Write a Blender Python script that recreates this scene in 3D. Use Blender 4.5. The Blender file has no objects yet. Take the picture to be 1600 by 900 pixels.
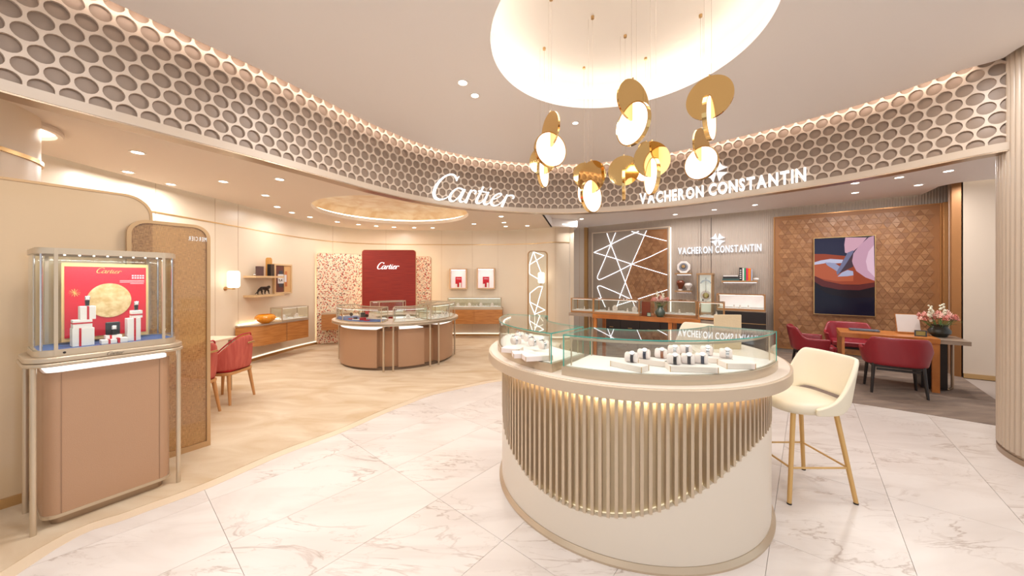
import bpy, math, random
from mathutils import Matrix, Vector
random.seed(7)
SC = bpy.context.scene
COL = SC.collection
PI = math.pi
R = math.radians
# ---------------------------------------------------------------- camera
FPX, HZ, EYE = 541.0, 436.0, 1.55
cam_d = bpy.data.cameras.new('camera'); cam = bpy.data.objects.new('camera', cam_d); COL.objects.link(cam)
cam.location = (0, 0, EYE); cam.rotation_euler = (PI/2, 0, 0)
cam_d.sensor_width = 36; cam_d.lens = FPX/1600*36; cam_d.shift_y = (HZ-450)/1600
cam_d.clip_start = 0.05
SC.camera = cam
# ---------------------------------------------------------------- world, exposure
w = bpy.data.worlds.new('world'); SC.world = w; w.use_nodes = True
w.node_tree.nodes['Background'].inputs[0].default_value = (0.97, 0.98, 1.0, 1)
w.node_tree.nodes['Background'].inputs[1].default_value = .80
SC.view_settings.view_transform = 'Standard'; SC.view_settings.look = 'None'
SC.view_settings.exposure = 0.12; SC.view_settings.gamma = 1.0; SC.view_settings.use_curve_mapping = False
SC.cycles.transparent_max_bounces = 40; SC.cycles.max_bounces = 9; SC.cycles.diffuse_bounces = 5
SC.cycles.sample_clamp_indirect = 6.0
SC.cycles.use_denoising = True
COVE = 3.4          # strength of the cove strips
SPOT = 9.0         # watts of each downlight

def area(name, loc, size, power, col=(1, .95, .89), rot=(0, 0, 0), sy=None):
    l = bpy.data.lights.new(name, 'AREA'); l.energy = power; l.color = col; l.size = size
    if sy: l.shape = 'RECTANGLE'; l.size_y = sy
    o = bpy.data.objects.new(name, l); COL.objects.link(o); o.location = loc; o.rotation_euler = rot
    return o
# ---------------------------------------------------------------- mapping helpers
def P(x, y, z=0.0):
    Y = FPX*(EYE-z)/(y-HZ); return Vector(((x-800)/FPX*Y, Y, z))
def PD(x, y, Y):
    return Vector(((x-800)/FPX*Y, Y, EYE-(y-HZ)*Y/FPX))
VN = Vector((-.6, -.8)); VD = Vector((.8, -.6)); V0 = Vector((5.684, 7.5))
def vcw(x, y, off=0.0):      # point on the grey store's back wall
    rx = (x-800)/FPX; t = (V0.dot(VN)+off)/(rx*VN.x+VN.y)
    return Vector((rx*t, t, EYE-(y-HZ)*t/FPX))
VROT = math.atan2(VD.y, VD.x)
# ---------------------------------------------------------------- materials
def lin(c):
    return tuple(((v/255)/12.92 if v/255 <= .04045 else ((v/255+.055)/1.055)**2.4) for v in c)+(1,)
MATS = {}
def mat(name, col, rough=.5, metal=0, emit=None, es=0, col2=None, scale=5, bump=0, bscale=60, stretch=(1, 1, 1), coat=0, detail=4, dist=0, spec=.5, lo=.35, hi=.65):
    if name in MATS: return MATS[name]
    m = bpy.data.materials.new(name); m.use_nodes = True; nt = m.node_tree; N = nt.nodes; L = nt.links
    b = N['Principled BSDF']
    b.inputs['Base Color'].default_value = lin(col); b.inputs['Roughness'].default_value = rough
    b.inputs['Metallic'].default_value = metal; b.inputs['Coat Weight'].default_value = coat
    b.inputs['Specular IOR Level'].default_value = spec
    if emit: b.inputs['Emission Color'].default_value = lin(emit); b.inputs['Emission Strength'].default_value = es
    if col2 or bump:
        tc = N.new('ShaderNodeTexCoord'); mp = N.new('ShaderNodeMapping'); mp.inputs['Scale'].default_value = stretch
        L.new(tc.outputs['Object'], mp.inputs[0])
    if col2:
        n = N.new('ShaderNodeTexNoise'); n.inputs['Scale'].default_value = scale; n.inputs['Detail'].default_value = detail
        n.inputs['Distortion'].default_value = dist
        L.new(mp.outputs[0], n.inputs['Vector'])
        r = N.new('ShaderNodeValToRGB'); r.color_ramp.elements[0].position = lo; r.color_ramp.elements[1].position = hi
        r.color_ramp.elements[0].color = lin(col); r.color_ramp.elements[1].color = lin(col2)
        L.new(n.outputs['Fac'], r.inputs[0]); L.new(r.outputs[0], b.inputs['Base Color'])
    if bump:
        n2 = N.new('ShaderNodeTexNoise'); n2.inputs['Scale'].default_value = bscale
        L.new(mp.outputs[0], n2.inputs['Vector'])
        bp = N.new('ShaderNodeBump'); bp.inputs['Strength'].default_value = bump; bp.inputs['Distance'].default_value = .01
        L.new(n2.outputs['Fac'], bp.inputs['Height']); L.new(bp.outputs[0], b.inputs['Normal'])
    MATS[name] = m; return m
def glow(name, col, s):
    if name in MATS: return MATS[name]
    m = bpy.data.materials.new(name); m.use_nodes = True; nt = m.node_tree; nt.nodes.clear()
    e = nt.nodes.new('ShaderNodeEmission'); e.inputs[0].default_value = lin(col); e.inputs[1].default_value = s
    o = nt.nodes.new('ShaderNodeOutputMaterial'); nt.links.new(e.outputs[0], o.inputs[0]); MATS[name] = m; return m
def glassm(name, tint=(250, 252, 250), refl=.9, ior=1.45, body=0.0):
    m = bpy.data.materials.new(name); m.use_nodes = True; nt = m.node_tree; nt.nodes.clear(); N = nt.nodes; L = nt.links
    t = N.new('ShaderNodeBsdfTransparent'); t.inputs[0].default_value = lin(tint)
    g = N.new('ShaderNodeBsdfGlossy'); g.inputs['Roughness'].default_value = 0.01; g.inputs[0].default_value = (refl, refl, refl, 1)
    fr = N.new('ShaderNodeFresnel'); ge = N.new('ShaderNodeNewGeometry'); mr = N.new('ShaderNodeMapRange'); mr.inputs[3].default_value = ior; mr.inputs[4].default_value = 1/ior; L.new(ge.outputs['Backfacing'], mr.inputs[0]); L.new(mr.outputs[0], fr.inputs[0])
    mx = N.new('ShaderNodeMixShader'); L.new(fr.outputs[0], mx.inputs[0]); L.new(t.outputs[0], mx.inputs[1]); L.new(g.outputs[0], mx.inputs[2])
    o = N.new('ShaderNodeOutputMaterial'); L.new(mx.outputs[0], o.inputs[0]); MATS[name] = m; return m
GLASS = glassm('clear_glass'); GREEN = mat('green_glass_edge', (70, 165, 150), .12, emit=None)
def marble():
    m = bpy.data.materials.new('white_veined_marble'); m.use_nodes = True; nt = m.node_tree; N = nt.nodes; L = nt.links
    b = N['Principled BSDF']; b.inputs['Roughness'].default_value = .3; b.inputs['Specular IOR Level'].default_value = .35
    tc = N.new('ShaderNodeTexCoord'); oi = N.new('ShaderNodeObjectInfo')
    mul = N.new('ShaderNodeMath'); mul.operation = 'MULTIPLY'; mul.inputs[1].default_value = 37; L.new(oi.outputs['Random'], mul.inputs[0])
    cb = N.new('ShaderNodeCombineXYZ'); L.new(mul.outputs[0], cb.inputs[0]); L.new(mul.outputs[0], cb.inputs[2])
    ad = N.new('ShaderNodeVectorMath'); ad.operation = 'ADD'; L.new(tc.outputs['Object'], ad.inputs[0]); L.new(cb.outputs[0], ad.inputs[1])
    mp = N.new('ShaderNodeMapping'); mp.inputs['Rotation'].default_value = (0, 0, R(25)); mp.inputs['Scale'].default_value = (.55, 1.8, 1); L.new(ad.outputs[0], mp.inputs[0])
    def vein(scale, dist, width, strength, det=7):
        n = N.new('ShaderNodeTexNoise'); n.inputs['Scale'].default_value = scale; n.inputs['Detail'].default_value = det; n.inputs['Distortion'].default_value = dist; n.inputs['Roughness'].default_value = .55
        L.new(mp.outputs[0], n.inputs['Vector'])
        s = N.new('ShaderNodeMath'); s.operation = 'SUBTRACT'; L.new(n.outputs['Fac'], s.inputs[0]); s.inputs[1].default_value = .5
        a = N.new('ShaderNodeMath'); a.operation = 'ABSOLUTE'; L.new(s.outputs[0], a.inputs[0])
        mr = N.new('ShaderNodeMapRange'); L.new(a.outputs[0], mr.inputs[0]); mr.inputs[1].default_value = 0; mr.inputs[2].default_value = width; mr.inputs[3].default_value = strength; mr.inputs[4].default_value = 0
        return mr.outputs[0]
    v1 = vein(1.6, .9, .014, .6); v2 = vein(3.6, .5, .012, .28); v3 = vein(.9, 1.6, .12, .16, 4)
    pn = N.new('ShaderNodeTexNoise'); pn.inputs['Scale'].default_value = 1.6; L.new(ad.outputs[0], pn.inputs['Vector'])
    pr = N.new('ShaderNodeMapRange'); L.new(pn.outputs['Fac'], pr.inputs[0]); pr.inputs[1].default_value = .42; pr.inputs[2].default_value = .62
    s12 = N.new('ShaderNodeMath'); s12.operation = 'MAXIMUM'; L.new(v1, s12.inputs[0]); L.new(v2, s12.inputs[1])
    sm = N.new('ShaderNodeMath'); sm.operation = 'MULTIPLY'; L.new(s12.outputs[0], sm.inputs[0]); L.new(pr.outputs[0], sm.inputs[1])
    sa = N.new('ShaderNodeMath'); sa.operation = 'ADD'; sa.use_clamp = True; L.new(sm.outputs[0], sa.inputs[0]); L.new(v3, sa.inputs[1])
    mx = N.new('ShaderNodeMix'); mx.data_type = 'RGBA'; L.new(sa.outputs[0], mx.inputs[0]); mx.inputs[6].default_value = lin((218, 210, 204)); mx.inputs[7].default_value = lin((150, 126, 110))
    L.new(mx.outputs[2], b.inputs['Base Color']); MATS['marble'] = m; return m
MARBLE = marble()
def woven():
    m = bpy.data.materials.new('woven_cane_fabric'); m.use_nodes = True; nt = m.node_tree; N = nt.nodes; L = nt.links
    b = N['Principled BSDF']; b.inputs['Roughness'].default_value = .35
    tc = N.new('ShaderNodeTexCoord')
    outs = []
    for sc in ((420, 1, 24), (30, 1, 420)):
        mp = N.new('ShaderNodeMapping'); mp.inputs['Scale'].default_value = sc; L.new(tc.outputs['Object'], mp.inputs[0])
        n = N.new('ShaderNodeTexNoise'); n.inputs['Scale'].default_value = 1; n.inputs['Detail'].default_value = 2; L.new(mp.outputs[0], n.inputs['Vector']); outs.append(n)
    mx = N.new('ShaderNodeMath'); mx.operation = 'MULTIPLY'; L.new(outs[0].outputs['Fac'], mx.inputs[0]); L.new(outs[1].outputs['Fac'], mx.inputs[1])
    r = N.new('ShaderNodeValToRGB'); r.color_ramp.elements[0].position = .15; r.color_ramp.elements[1].position = .38
    r.color_ramp.elements[0].color = lin((166, 112, 62)); r.color_ramp.elements[1].color = lin((218, 168, 112)); L.new(mx.outputs[0], r.inputs[0]); L.new(r.outputs[0], b.inputs['Base Color'])
    t = N.new('ShaderNodeBsdfTransparent'); t.inputs[0].default_value = lin((255, 236, 205)); mm = N.new('ShaderNodeMixShader')
    r2 = N.new('ShaderNodeMapRange'); L.new(mx.outputs[0], r2.inputs[0]); r2.inputs[1].default_value = .15; r2.inputs[2].default_value = .38; r2.inputs[3].default_value = .52; r2.inputs[4].default_value = .80
    L.new(r2.outputs[0], mm.inputs[0]); L.new(t.outputs[0], mm.inputs[1]); L.new(b.outputs[0], mm.inputs[2])
    o = N['Material Output']; L.new(mm.outputs[0], o.inputs[0]); return m
def reeded(name, col, freq, strength=.6, axis=VD):
    m = mat(name, col, .5); nt = m.node_tree; N = nt.nodes; L = nt.links; b = N['Principled BSDF']
    tc = N.new('ShaderNodeTexCoord'); vm = N.new('ShaderNodeVectorMath'); vm.operation = 'DOT_PRODUCT'; vm.inputs[1].default_value = (axis.x, axis.y, 0)
    L.new(tc.outputs['Object'], vm.inputs[0])
    mu = N.new('ShaderNodeMath'); mu.operation = 'MULTIPLY'; mu.inputs[1].default_value = freq*2*PI; L.new(vm.outputs['Value'], mu.inputs[0])
    s = N.new('ShaderNodeMath'); s.operation = 'SINE'; L.new(mu.outputs[0], s.inputs[0])
    bp = N.new('ShaderNodeBump'); bp.inputs['Strength'].default_value = strength; bp.inputs['Distance'].default_value = .004; L.new(s.outputs[0], bp.inputs['Height']); L.new(bp.outputs[0], b.inputs['Normal'])
    return m
CEIL = mat('painted_ceiling', (236, 231, 228), .6)
CEIL2 = mat('painted_ceiling_warm', (226, 213, 200), .6)
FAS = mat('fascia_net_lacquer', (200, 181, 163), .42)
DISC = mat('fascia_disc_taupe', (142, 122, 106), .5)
LIP = mat('champagne_lacquer', (190, 172, 153), .35)
BRONZE = mat('champagne_bronze', (172, 150, 128), .28, .75)
BRASS = mat('brushed_brass', (205, 170, 120), .3, .85)
GOLD = mat('polished_gold', (232, 196, 132), .04, 1.0)
WALLC = mat('cream_wall_panel', (228, 213, 192), .33, col2=(224, 208, 186), scale=.8)
CREAM = mat('cream_lacquer', (222, 210, 194), .3)
CHAMP = mat('champagne_metal', (200, 182, 158), .3, .55)
TAUPE = mat('tan_leather_panel', (174, 136, 106), .38, bump=.15, bscale=300)
CARPET = mat('cream_carpet', (206, 178, 142), .95, col2=(228, 210, 184), scale=1.3, stretch=(1, 2.6, 1), bump=.5, bscale=400, detail=8, dist=1.2, lo=.3, hi=.7)
CARPET2 = mat('grey_brown_carpet', (128, 110, 98), .95, col2=(152, 132, 116), scale=2.2, stretch=(1, 4, 1), bump=.5, bscale=400, detail=8, dist=.6)
WOOD = mat('oak_wood', (190, 130, 72), .35, col2=(168, 108, 56), scale=4, stretch=(1, 1, 9), detail=6)
WOODH = mat('honey_wood_top', (196, 124, 62), .3, col2=(168, 98, 44), scale=3, stretch=(1, 6, 1), detail=6)
GREYST = mat('grey_travertine', (168, 150, 134), .3, col2=(146, 128, 112), scale=5, stretch=(1, 1, 4))
BLACK = mat('black_wood', (34, 28, 28), .35)
RED = mat('burgundy_leather', (142, 32, 44), .38, coat=.2)
ROSE = mat('rose_velvet', (196, 98, 84), .8, col2=(180, 80, 70), scale=40, stretch=(1, 1, .1))
REDV = mat('red_seat_velvet', (178, 30, 40), .8)
IVORY = mat('ivory_leather', (232, 222, 200), .4)
WHITE = mat('white_card', (240, 234, 232), .5)
WHITED = mat('white_display_deck', (244, 240, 238), .4)
REDP = mat('red_print', (200, 18, 42), .45)
BLUE = mat('blue_display_deck', (62, 92, 150), .6)
PINKW = mat('blush_leather', (236, 222, 214), .55)
DARK = mat('dark_strap', (52, 44, 50), .4)
STEEL = mat('polished_steel', (205, 205, 210), .15, .9)
LEDW = glow('white_led', (255, 252, 250), 6.0)
SIGNW = glow('sign_white', (255, 252, 248), 1.8)
COVEM = glow('warm_cove_strip', (255, 238, 214), COVE)
COVE2 = glow('warm_cove_strip_soft', (255, 222, 182), COVE*.75)
DOWN = glow('downlight_lens', (255, 246, 232), 9.0)
# ---------------------------------------------------------------- mesh builder
WM = {}
def wm(o): return WM.get(o.name, Matrix.Identity(4)) if o else Matrix.Identity(4)
class MB:
    def __init__(s): s.v = []; s.f = []
    def add(s, vs, fs):
        n = len(s.v); s.v += [tuple(v) for v in vs]; s.f += [tuple(i+n for i in f) for f in fs]; return s
    def box(s, c, d, rz=0, taper=1.0):
        x, y, z = d[0]/2, d[1]/2, d[2]/2; M = Matrix.Rotation(rz, 3, 'Z'); c = Vector(c)
        vs = [c+M @ Vector((sx*x*(taper if sz < 0 else 1), sy*y*(taper if sz < 0 else 1), sz*z)) for sz in (-1, 1) for sx, sy in ((-1, -1), (1, -1), (1, 1), (-1, 1))]
        return s.add(vs, [(3, 2, 1, 0), (4, 5, 6, 7), (0, 1, 5, 4), (1, 2, 6, 5), (2, 3, 7, 6), (3, 0, 4, 7)])
    def cyl(s, a, b, r, seg=12, r2=None):
        a = Vector(a); b = Vector(b); r2 = r if r2 is None else r2; d = (b-a).normalized()
        u = d.orthogonal().normalized(); w_ = d.cross(u); vs = []
        for p, rr in ((a, r), (b, r2)):
            for i in range(seg):
                t = 2*PI*i/seg; vs.append(p+u*math.cos(t)*rr+w_*math.sin(t)*rr)
        fs = [(i, (i+1) % seg, seg+(i+1) % seg, seg+i) for i in range(seg)]+[tuple(range(seg))[::-1], tuple(range(seg, 2*seg))]
        return s.add(vs, fs)
    def tube(s, pts, r, seg=8):
        for a, b in zip(pts, pts[1:]): s.cyl(a, b, r, seg)
        return s
    def lathe(s, c, prof, seg=24, a0=0, a1=2*PI):
        full = abs(a1-a0-2*PI) < 1e-6; n = seg if full else seg+1; vs = []
        for r, z in prof:
            for i in range(n):
                t = a0+(a1-a0)*i/seg; vs.append((c[0]+r*math.cos(t), c[1]+r*math.sin(t), c[2]+z))
        fs = []
        for k in range(len(prof)-1):
            for i in range(seg):
                j = (i+1) % n; fs.append((k*n+i, k*n+j, (k+1)*n+j, (k+1)*n+i))
        return s.add(vs, fs)
    def prism(s, poly, z0, z1):
        n = len(poly); a = sum(poly[i][0]*poly[(i+1) % n][1]-poly[(i+1) % n][0]*poly[i][1] for i in range(n))
        if a < 0: poly = poly[::-1]
        vs = [(p[0], p[1], z0) for p in poly]+[(p[0], p[1], z1) for p in poly]
        return s.add(vs, [tuple(range(n))[::-1], tuple(range(n, 2*n))]+[(i, (i+1) % n, n+(i+1) % n, n+i) for i in range(n)])
    def ribbon(s, pts, z0, z1, th=0.0, side=1):      # vertical band along a plan polyline, thickness to one side
        o = offset(pts, th*side) if th else None; n = len(pts)
        vs = [(p[0], p[1], z) for z in (z0, z1) for p in pts]
        fs = [(i, i+1, n+i+1, n+i) for i in range(n-1)]
        if th:
            vs += [(p[0], p[1], z) for z in (z0, z1) for p in o]; m = 2*n
            fs += [(m+i+1, m+i, m+n+i, m+n+i+1) for i in range(n-1)]
            fs += [(i+1, i, m+i, m+i+1) for i in range(n-1)]+[(n+i, n+i+1, m+n+i+1, m+n+i) for i in range(n-1)]
            fs += [(0, n, m+n, m), (n-1, m+n-1, m+2*n-1, 2*n-1)]
        return s.add(vs, fs)
    def sector(s, c, r0, r1, a0, a1, z0, z1, seg=32):
        poly = [(c[0]+r1*math.cos(a0+(a1-a0)*i/seg), c[1]+r1*math.sin(a0+(a1-a0)*i/seg)) for i in range(seg+1)]
        inn = [(c[0]+r0*math.cos(a0+(a1-a0)*i/seg), c[1]+r0*math.sin(a0+(a1-a0)*i/seg)) for i in range(seg+1)]
        n = seg+1; vs = [(x, y, z) for z in (z0, z1) for x, y in poly+inn]
        fs = []
        for i in range(seg):
            fs += [(i, i+1, 2*n+i+1, 2*n+i), (n+i+1, n+i, 3*n+i, 3*n+i+1), (2*n+i, 2*n+i+1, 3*n+i+1, 3*n+i), (i+1, i, n+i, n+i+1)]
        fs += [(n, 0, 2*n, 3*n), (n-1, 2*n-1, 4*n-1, 3*n-1)]
        return s.add(vs, fs)
    def sphere(s, c, r, seg=12, rings=8, sc=(1, 1, 1)):
        vs = []
        for k in range(rings+1):
            ph = PI*k/rings
            for i in range(seg):
                t = 2*PI*i/seg; vs.append((c[0]+r*sc[0]*math.sin(ph)*math.cos(t), c[1]+r*sc[1]*math.sin(ph)*math.sin(t), c[2]-r*sc[2]*math.cos(ph)))
        return s.add(vs, [(k*seg+i, k*seg+(i+1) % seg, (k+1)*seg+(i+1) % seg, (k+1)*seg+i) for k in range(rings) for i in range(seg)])
    def flat(s, pts3, n3, th):                 # closed flat outline given in 3-D, thickened along n3
        n = len(pts3); n3 = Vector(n3)*th
        vs = [Vector(p) for p in pts3]+[Vector(p)+n3 for p in pts3]
        return s.add(vs, [tuple(range(n))[::-1], tuple(range(n, 2*n))]+[(i, (i+1) % n, n+(i+1) % n, n+i) for i in range(n)])
    def grid(s, fn, nu, nv, th=0, closed=False):
        vs = [fn(i/(nu), j/(nv)) for j in range(nv+1) for i in range(nu+1)]
        return s.add(vs, [(j*(nu+1)+i, j*(nu+1)+i+1, (j+1)*(nu+1)+i+1, (j+1)*(nu+1)+i) for j in range(nv) for i in range(nu)])
    def mesh(s, name, m, inv=None, smooth=38):
        me = bpy.data.meshes.new(name); vs = s.v if inv is None else [tuple(inv @ Vector(v)) for v in s.v]
        me.from_pydata(vs, [], s.f); me.validate(); me.materials.append(m)
        if smooth: me.polygons.foreach_set('use_smooth', [True]*len(me.polygons)); me.set_sharp_from_angle(angle=R(smooth))
        return me
    def build(s, name, m, parent=None, label=None, world=False, bevel=0, kind=None, smooth=38, solid=0, sub=0, cat=None, group=None):
        M = wm(parent); me = s.mesh(name, m, M.inverted() if (world and parent) else None, smooth)
        o = bpy.data.objects.new(name, me); COL.objects.link(o)
        if parent: o.parent = parent; WM[o.name] = M
        if solid: md = o.modifiers.new('solid', 'SOLIDIFY'); md.thickness = solid; md.offset = 0
        if bevel: md = o.modifiers.new('bevel', 'BEVEL'); md.width = bevel; md.segments = 2; md.limit_method = 'ANGLE'
        if sub: md = o.modifiers.new('sub', 'SUBSURF'); md.levels = sub; md.render_levels = sub
        tag(o, label, cat, group, kind); return o
def offset(pts, d):
    out = []
    for i, p in enumerate(pts):
        a = Vector(pts[max(i-1, 0)][:2]); b = Vector(pts[min(i+1, len(pts)-1)][:2]); t = (b-a).normalized()
        out.append((p[0]-t.y*d, p[1]+t.x*d))
    return out
def tag(o, label=None, cat=None, group=None, kind=None):
    if label: o['label'] = label
    if cat: o['category'] = cat
    if group: o['group'] = group
    if kind: o['kind'] = kind
def thing(name, label, cat, loc=(0, 0, 0), rz=0, group=None, kind=None):
    o = bpy.data.objects.new(name, None); COL.objects.link(o); o.location = loc; o.rotation_euler = (0, 0, rz); o.empty_display_size = .1
    tag(o, label, cat, group, kind); WM[o.name] = Matrix.Translation(loc) @ Matrix.Rotation(rz, 4, 'Z'); return o
def dup(root, loc=None, rz=None, label=None):
    def cp(o, par):
        c = o.copy(); COL.objects.link(c)
        if par: c.parent = par
        for ch in o.children: cp(ch, c)
        return c
    r = cp(root, None)
    if loc is not None: r.location = loc
    if rz is not None: r.rotation_euler = (0, 0, rz)
    if label: r['label'] = label
    return r
def smooth_curve(pts, n=8, iters=0):
    out = []
    for i in range(len(pts)-1):
        p0 = Vector(pts[max(i-1, 0)]); p1 = Vector(pts[i]); p2 = Vector(pts[i+1]); p3 = Vector(pts[min(i+2, len(pts)-1)])
        for k in range(n):
            t = k/n; out.append(tuple(.5*((2*p1)+(p2-p0)*t+(2*p0-5*p1+4*p2-p3)*t*t+(3*p1-p0-3*p2+p3)*t**3)))
    out.append(tuple(pts[-1])); return out
def resample(pts, step):
    out = [tuple(pts[0])]; acc = 0; S = [0]
    for a, b in zip(pts, pts[1:]): S.append(S[-1]+math.dist(a, b))
    n = max(2, int(S[-1]/step)); j = 0; out = []
    for i in range(n+1):
        s = S[-1]*i/n
        while j < len(S)-2 and S[j+1] < s: j += 1
        t = (s-S[j])/max(S[j+1]-S[j], 1e-9); out.append((pts[j][0]+(pts[j+1][0]-pts[j][0])*t, pts[j][1]+(pts[j+1][1]-pts[j][1])*t))
    return out
class Path:
    def __init__(s, pts):
        s.p = pts; s.S = [0]
        for a, b in zip(pts, pts[1:]): s.S.append(s.S[-1]+math.dist(a, b))
        s.L = s.S[-1]
    def at(s, d):
        d = max(0, min(s.L, d)); lo, hi = 0, len(s.S)-1
        while hi-lo > 1:
            m = (lo+hi)//2
            if s.S[m] <= d: lo = m
            else: hi = m
        a = Vector(s.p[lo]); b = Vector(s.p[lo+1]); t = (d-s.S[lo])/max(s.S[lo+1]-s.S[lo], 1e-9); return a+(b-a)*t, (b-a).normalized()
    def hit(s, x):               # where a bearing given as a picture column meets the path: arc length
        rx = (x-800)/FPX; g = [p[0]-rx*p[1] for p in s.p]; best = None
        for i in range(len(g)-1):
            if g[i]*g[i+1] <= 0 and g[i] != g[i+1]:
                t = g[i]/(g[i]-g[i+1]); d = s.S[i]+t*(s.S[i+1]-s.S[i]); q = s.at(d)[0]
                if q.y > .3 and (best is None or q.y < best[1]): best = (d, q.y)
        return best[0]
    def map(s, x, y):
        d = s.hit(x); q, t = s.at(d); return Vector((q.x, q.y, EYE-(y-HZ)*q.y/FPX))
# ================================================================ STRUCTURE
fas_pts = [(-3.42, .6), (-3.28, 1.3), (-3.06, 2.0), (-2.72, 2.6), (-2.38, 3.17), (-2.10, 3.7), (-1.75, 4.38), (-1.26, 5.03), (-.60, 5.50), (.32, 5.80), (1.08, 5.83), (1.86, 5.60), (2.56, 5.20), (3.13, 4.68), (3.62, 4.16), (3.95, 3.70), (4.20, 3.14), (4.36, 2.95)]
FC = Path(resample(smooth_curve(fas_pts, 10), .05))
ZL, ZC = 2.67, 3.45           # underside of the fascia lip, main ceiling
CX, CY = .885, 2.785          # centre of the round counter and of the ceiling oculus
COLC, COLR = (4.97, 2.57), .79
# --- floor
floor = thing('floor', 'white marble, cream carpet and grey-brown carpet floor', None, kind='structure')
MB().box((1, 3.5, -.03), (16, 15, .04)).build('sub_floor', mat('joint_grout', (170, 156, 146), .7), floor, kind='structure')
edgeL = [P(x, y)[:2] for x, y in [(87, 858), (200, 810.6), (323.7, 763.8), (440, 712), (537, 674.8), (597.5, 647.8), (642.5, 629.8), (676, 617.4), (732.5, 605), (779.8, 596)]]
edgeL = [(-2.75, .2), (-2.45, 1.0)]+edgeL
edge_back = [(.55, 5.45), (1.3, 5.5), (2.1, 5.3), (2.9, 4.95), (3.6, 4.6), (4.21, 4.356), (5.11, 3.67), (5.6, 3.2)]
marble_out = smooth_curve(edgeL+edge_back, 5)
region = [tuple(p) for p in marble_out]+[(8.5, .2), (8.5, -3), (-3.0, -3)]
d1 = Vector((462, 541)).normalized(); d2 = Vector((-d1.y, d1.x))
def clip(poly, n, c, keep):       # keep points where n.p*keep >= c*keep
    out = []
    for i in range(len(poly)):
        a, b = poly[i], poly[(i+1) % len(poly)]; fa = (n.x*a[0]+n.y*a[1]-c)*keep; fb = (n.x*b[0]+n.y*b[1]-c)*keep
        if fa >= 0: out.append(a)
        if (fa >= 0) != (fb >= 0): t = fa/(fa-fb); out.append((a[0]+(b[0]-a[0])*t, a[1]+(b[1]-a[1])*t))
    return out
def parea(p): return abs(sum(p[i][0]*p[(i+1) % len(p)][1]-p[(i+1) % len(p)][0]*p[i][1] for i in range(len(p))))/2 if len(p) > 2 else 0
def tiles(reg, i0, i1, j0, j1, g=.0011):
    for i in range(i0, i1):
        a = clip(reg, d2, -.435+.6035*i+g, 1); a = clip(a, d2, -.435+.6035*(i+1)-g, -1) if a else a
        if not a: continue
        for j in range(j0, j1):
            b = clip(a, d1, .468+1.054*j+g, 1); b = clip(b, d1, .468+1.054*(j+1)-g, -1) if b else b
            if parea(b) < .004: continue
            MB().prism(b, -.01, 0).build('tile', MARBLE, floor, smooth=0)
tiles(region, -9, 8, -4, 9)
cart_floor = [tuple(p) for p in marble_out[:-26]]
# border strip and carpets
bo = [tuple(p) for p in offset(marble_out, .0)]; bo2 = [tuple(p) for p in offset(marble_out, .10)]
nb = next(i for i, p in enumerate(bo) if p[0] > .3 and p[1] > 4)
MB().prism(bo[:nb]+bo2[:nb][::-1], -.01, .002).build('border_strip', mat('beige_stone_border', (222, 202, 176), .22), floor, smooth=0)
carp = bo2[:nb]+[(.9, 6.0), (1.6, 9.0), (1.5, 10), (-5.4, 10), (-5.6, 2.5), (-4.2, .2)]
MB().prism(carp, -.01, .006).build('cream_carpet', CARPET, floor, smooth=0)
k = nb
vc = bo[k:]+[(6.22, 4.46), (7.09, 5.45), (8.6, 6.9), (4, 11), (1.75, 11.0), (1.6, 9.0), (.9, 6.0)]
MB().prism(vc, -.01, .004).build('grey_carpet', CARPET2, floor, smooth=0)
tiles([(5.6, 3.2), (6.22, 4.46), (7.09, 5.45), (8.6, 6.9), (8.6, .21), (8.5, .2)], -14, -4, -3, 14)
# --- unseen deck added above everything to keep world light out of the coves
MB().box((1, 3.8, 4.15), (15.6, 15, .1)).build('ceiling_light_block', CEIL, kind='structure', label='added unseen deck blocking stray light above the recessed ceilings')
# --- main ceiling with round oculus
OC = (.877, 2.80)
def ring_slab(c, r, bound, z0, z1, seg=96):
    mb = MB(); inner = []; outer = []; n = len(bound)
    for i in range(seg):
        t = 2*PI*i/seg; dx, dy = math.cos(t), math.sin(t); best = 0
        for a, b in zip(bound, bound[1:]+bound[:1]):
            ex, ey = b[0]-a[0], b[1]-a[1]; den = dx*ey-dy*ex
            if abs(den) < 1e-12: continue
            u = ((a[0]-c[0])*ey-(a[1]-c[1])*ex)/den; v = ((a[0]-c[0])*dy-(a[1]-c[1])*dx)/den
            if u > 0 and -1e-9 <= v <= 1+1e-9: best = max(best, u)
        inner.append((c[0]+r*dx, c[1]+r*dy)); outer.append((c[0]+best*dx, c[1]+best*dy))
    vs = [(p[0], p[1], z) for z in (z0, z1) for p in inner+outer]; fs = []
    for i in range(seg):
        j = (i+1) % seg
        fs += [(i, j, seg+j, seg+i), (2*seg+i, 3*seg+i, 3*seg+j, 2*seg+j), (j, i, 2*seg+i, 2*seg+j), (seg+i, seg+j, 3*seg+j, 3*seg+i)]
    return mb.add(vs, fs)
fin = [tuple(p) for p in offset(FC.p, -.10)]          # ceiling edge, set in from the fascia
colarc = [(COLC[0]+(COLR+.06)*math.cos(a), COLC[1]+(COLR+.06)*math.sin(a)) for a in [R(150+i*10) for i in range(0, 12)]]
bound = fin[:-6]+colarc+[(5.0, -3.2), (-3.6, -3.2)]
ceiling = ring_slab(OC, 1.05, bound, ZC, ZC+.06, 360).build('ceiling', CEIL, kind='structure', label='smooth pale ceiling with a round lit opening')
MB().lathe((OC[0], OC[1], ZC), [(1.05, .0), (1.05, .10), (1.10, .10), (1.10, .06)], 96).build('oculus_lip', CEIL, ceiling)
MB().lathe((OC[0], OC[1], ZC), [(1.28, .02), (1.28, .2), (1.2, .29), (1.05, .32), (0, .32)], 96).build('oculus_dome', mat('white_dome', (236, 230, 222), .6), ceiling)
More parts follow.
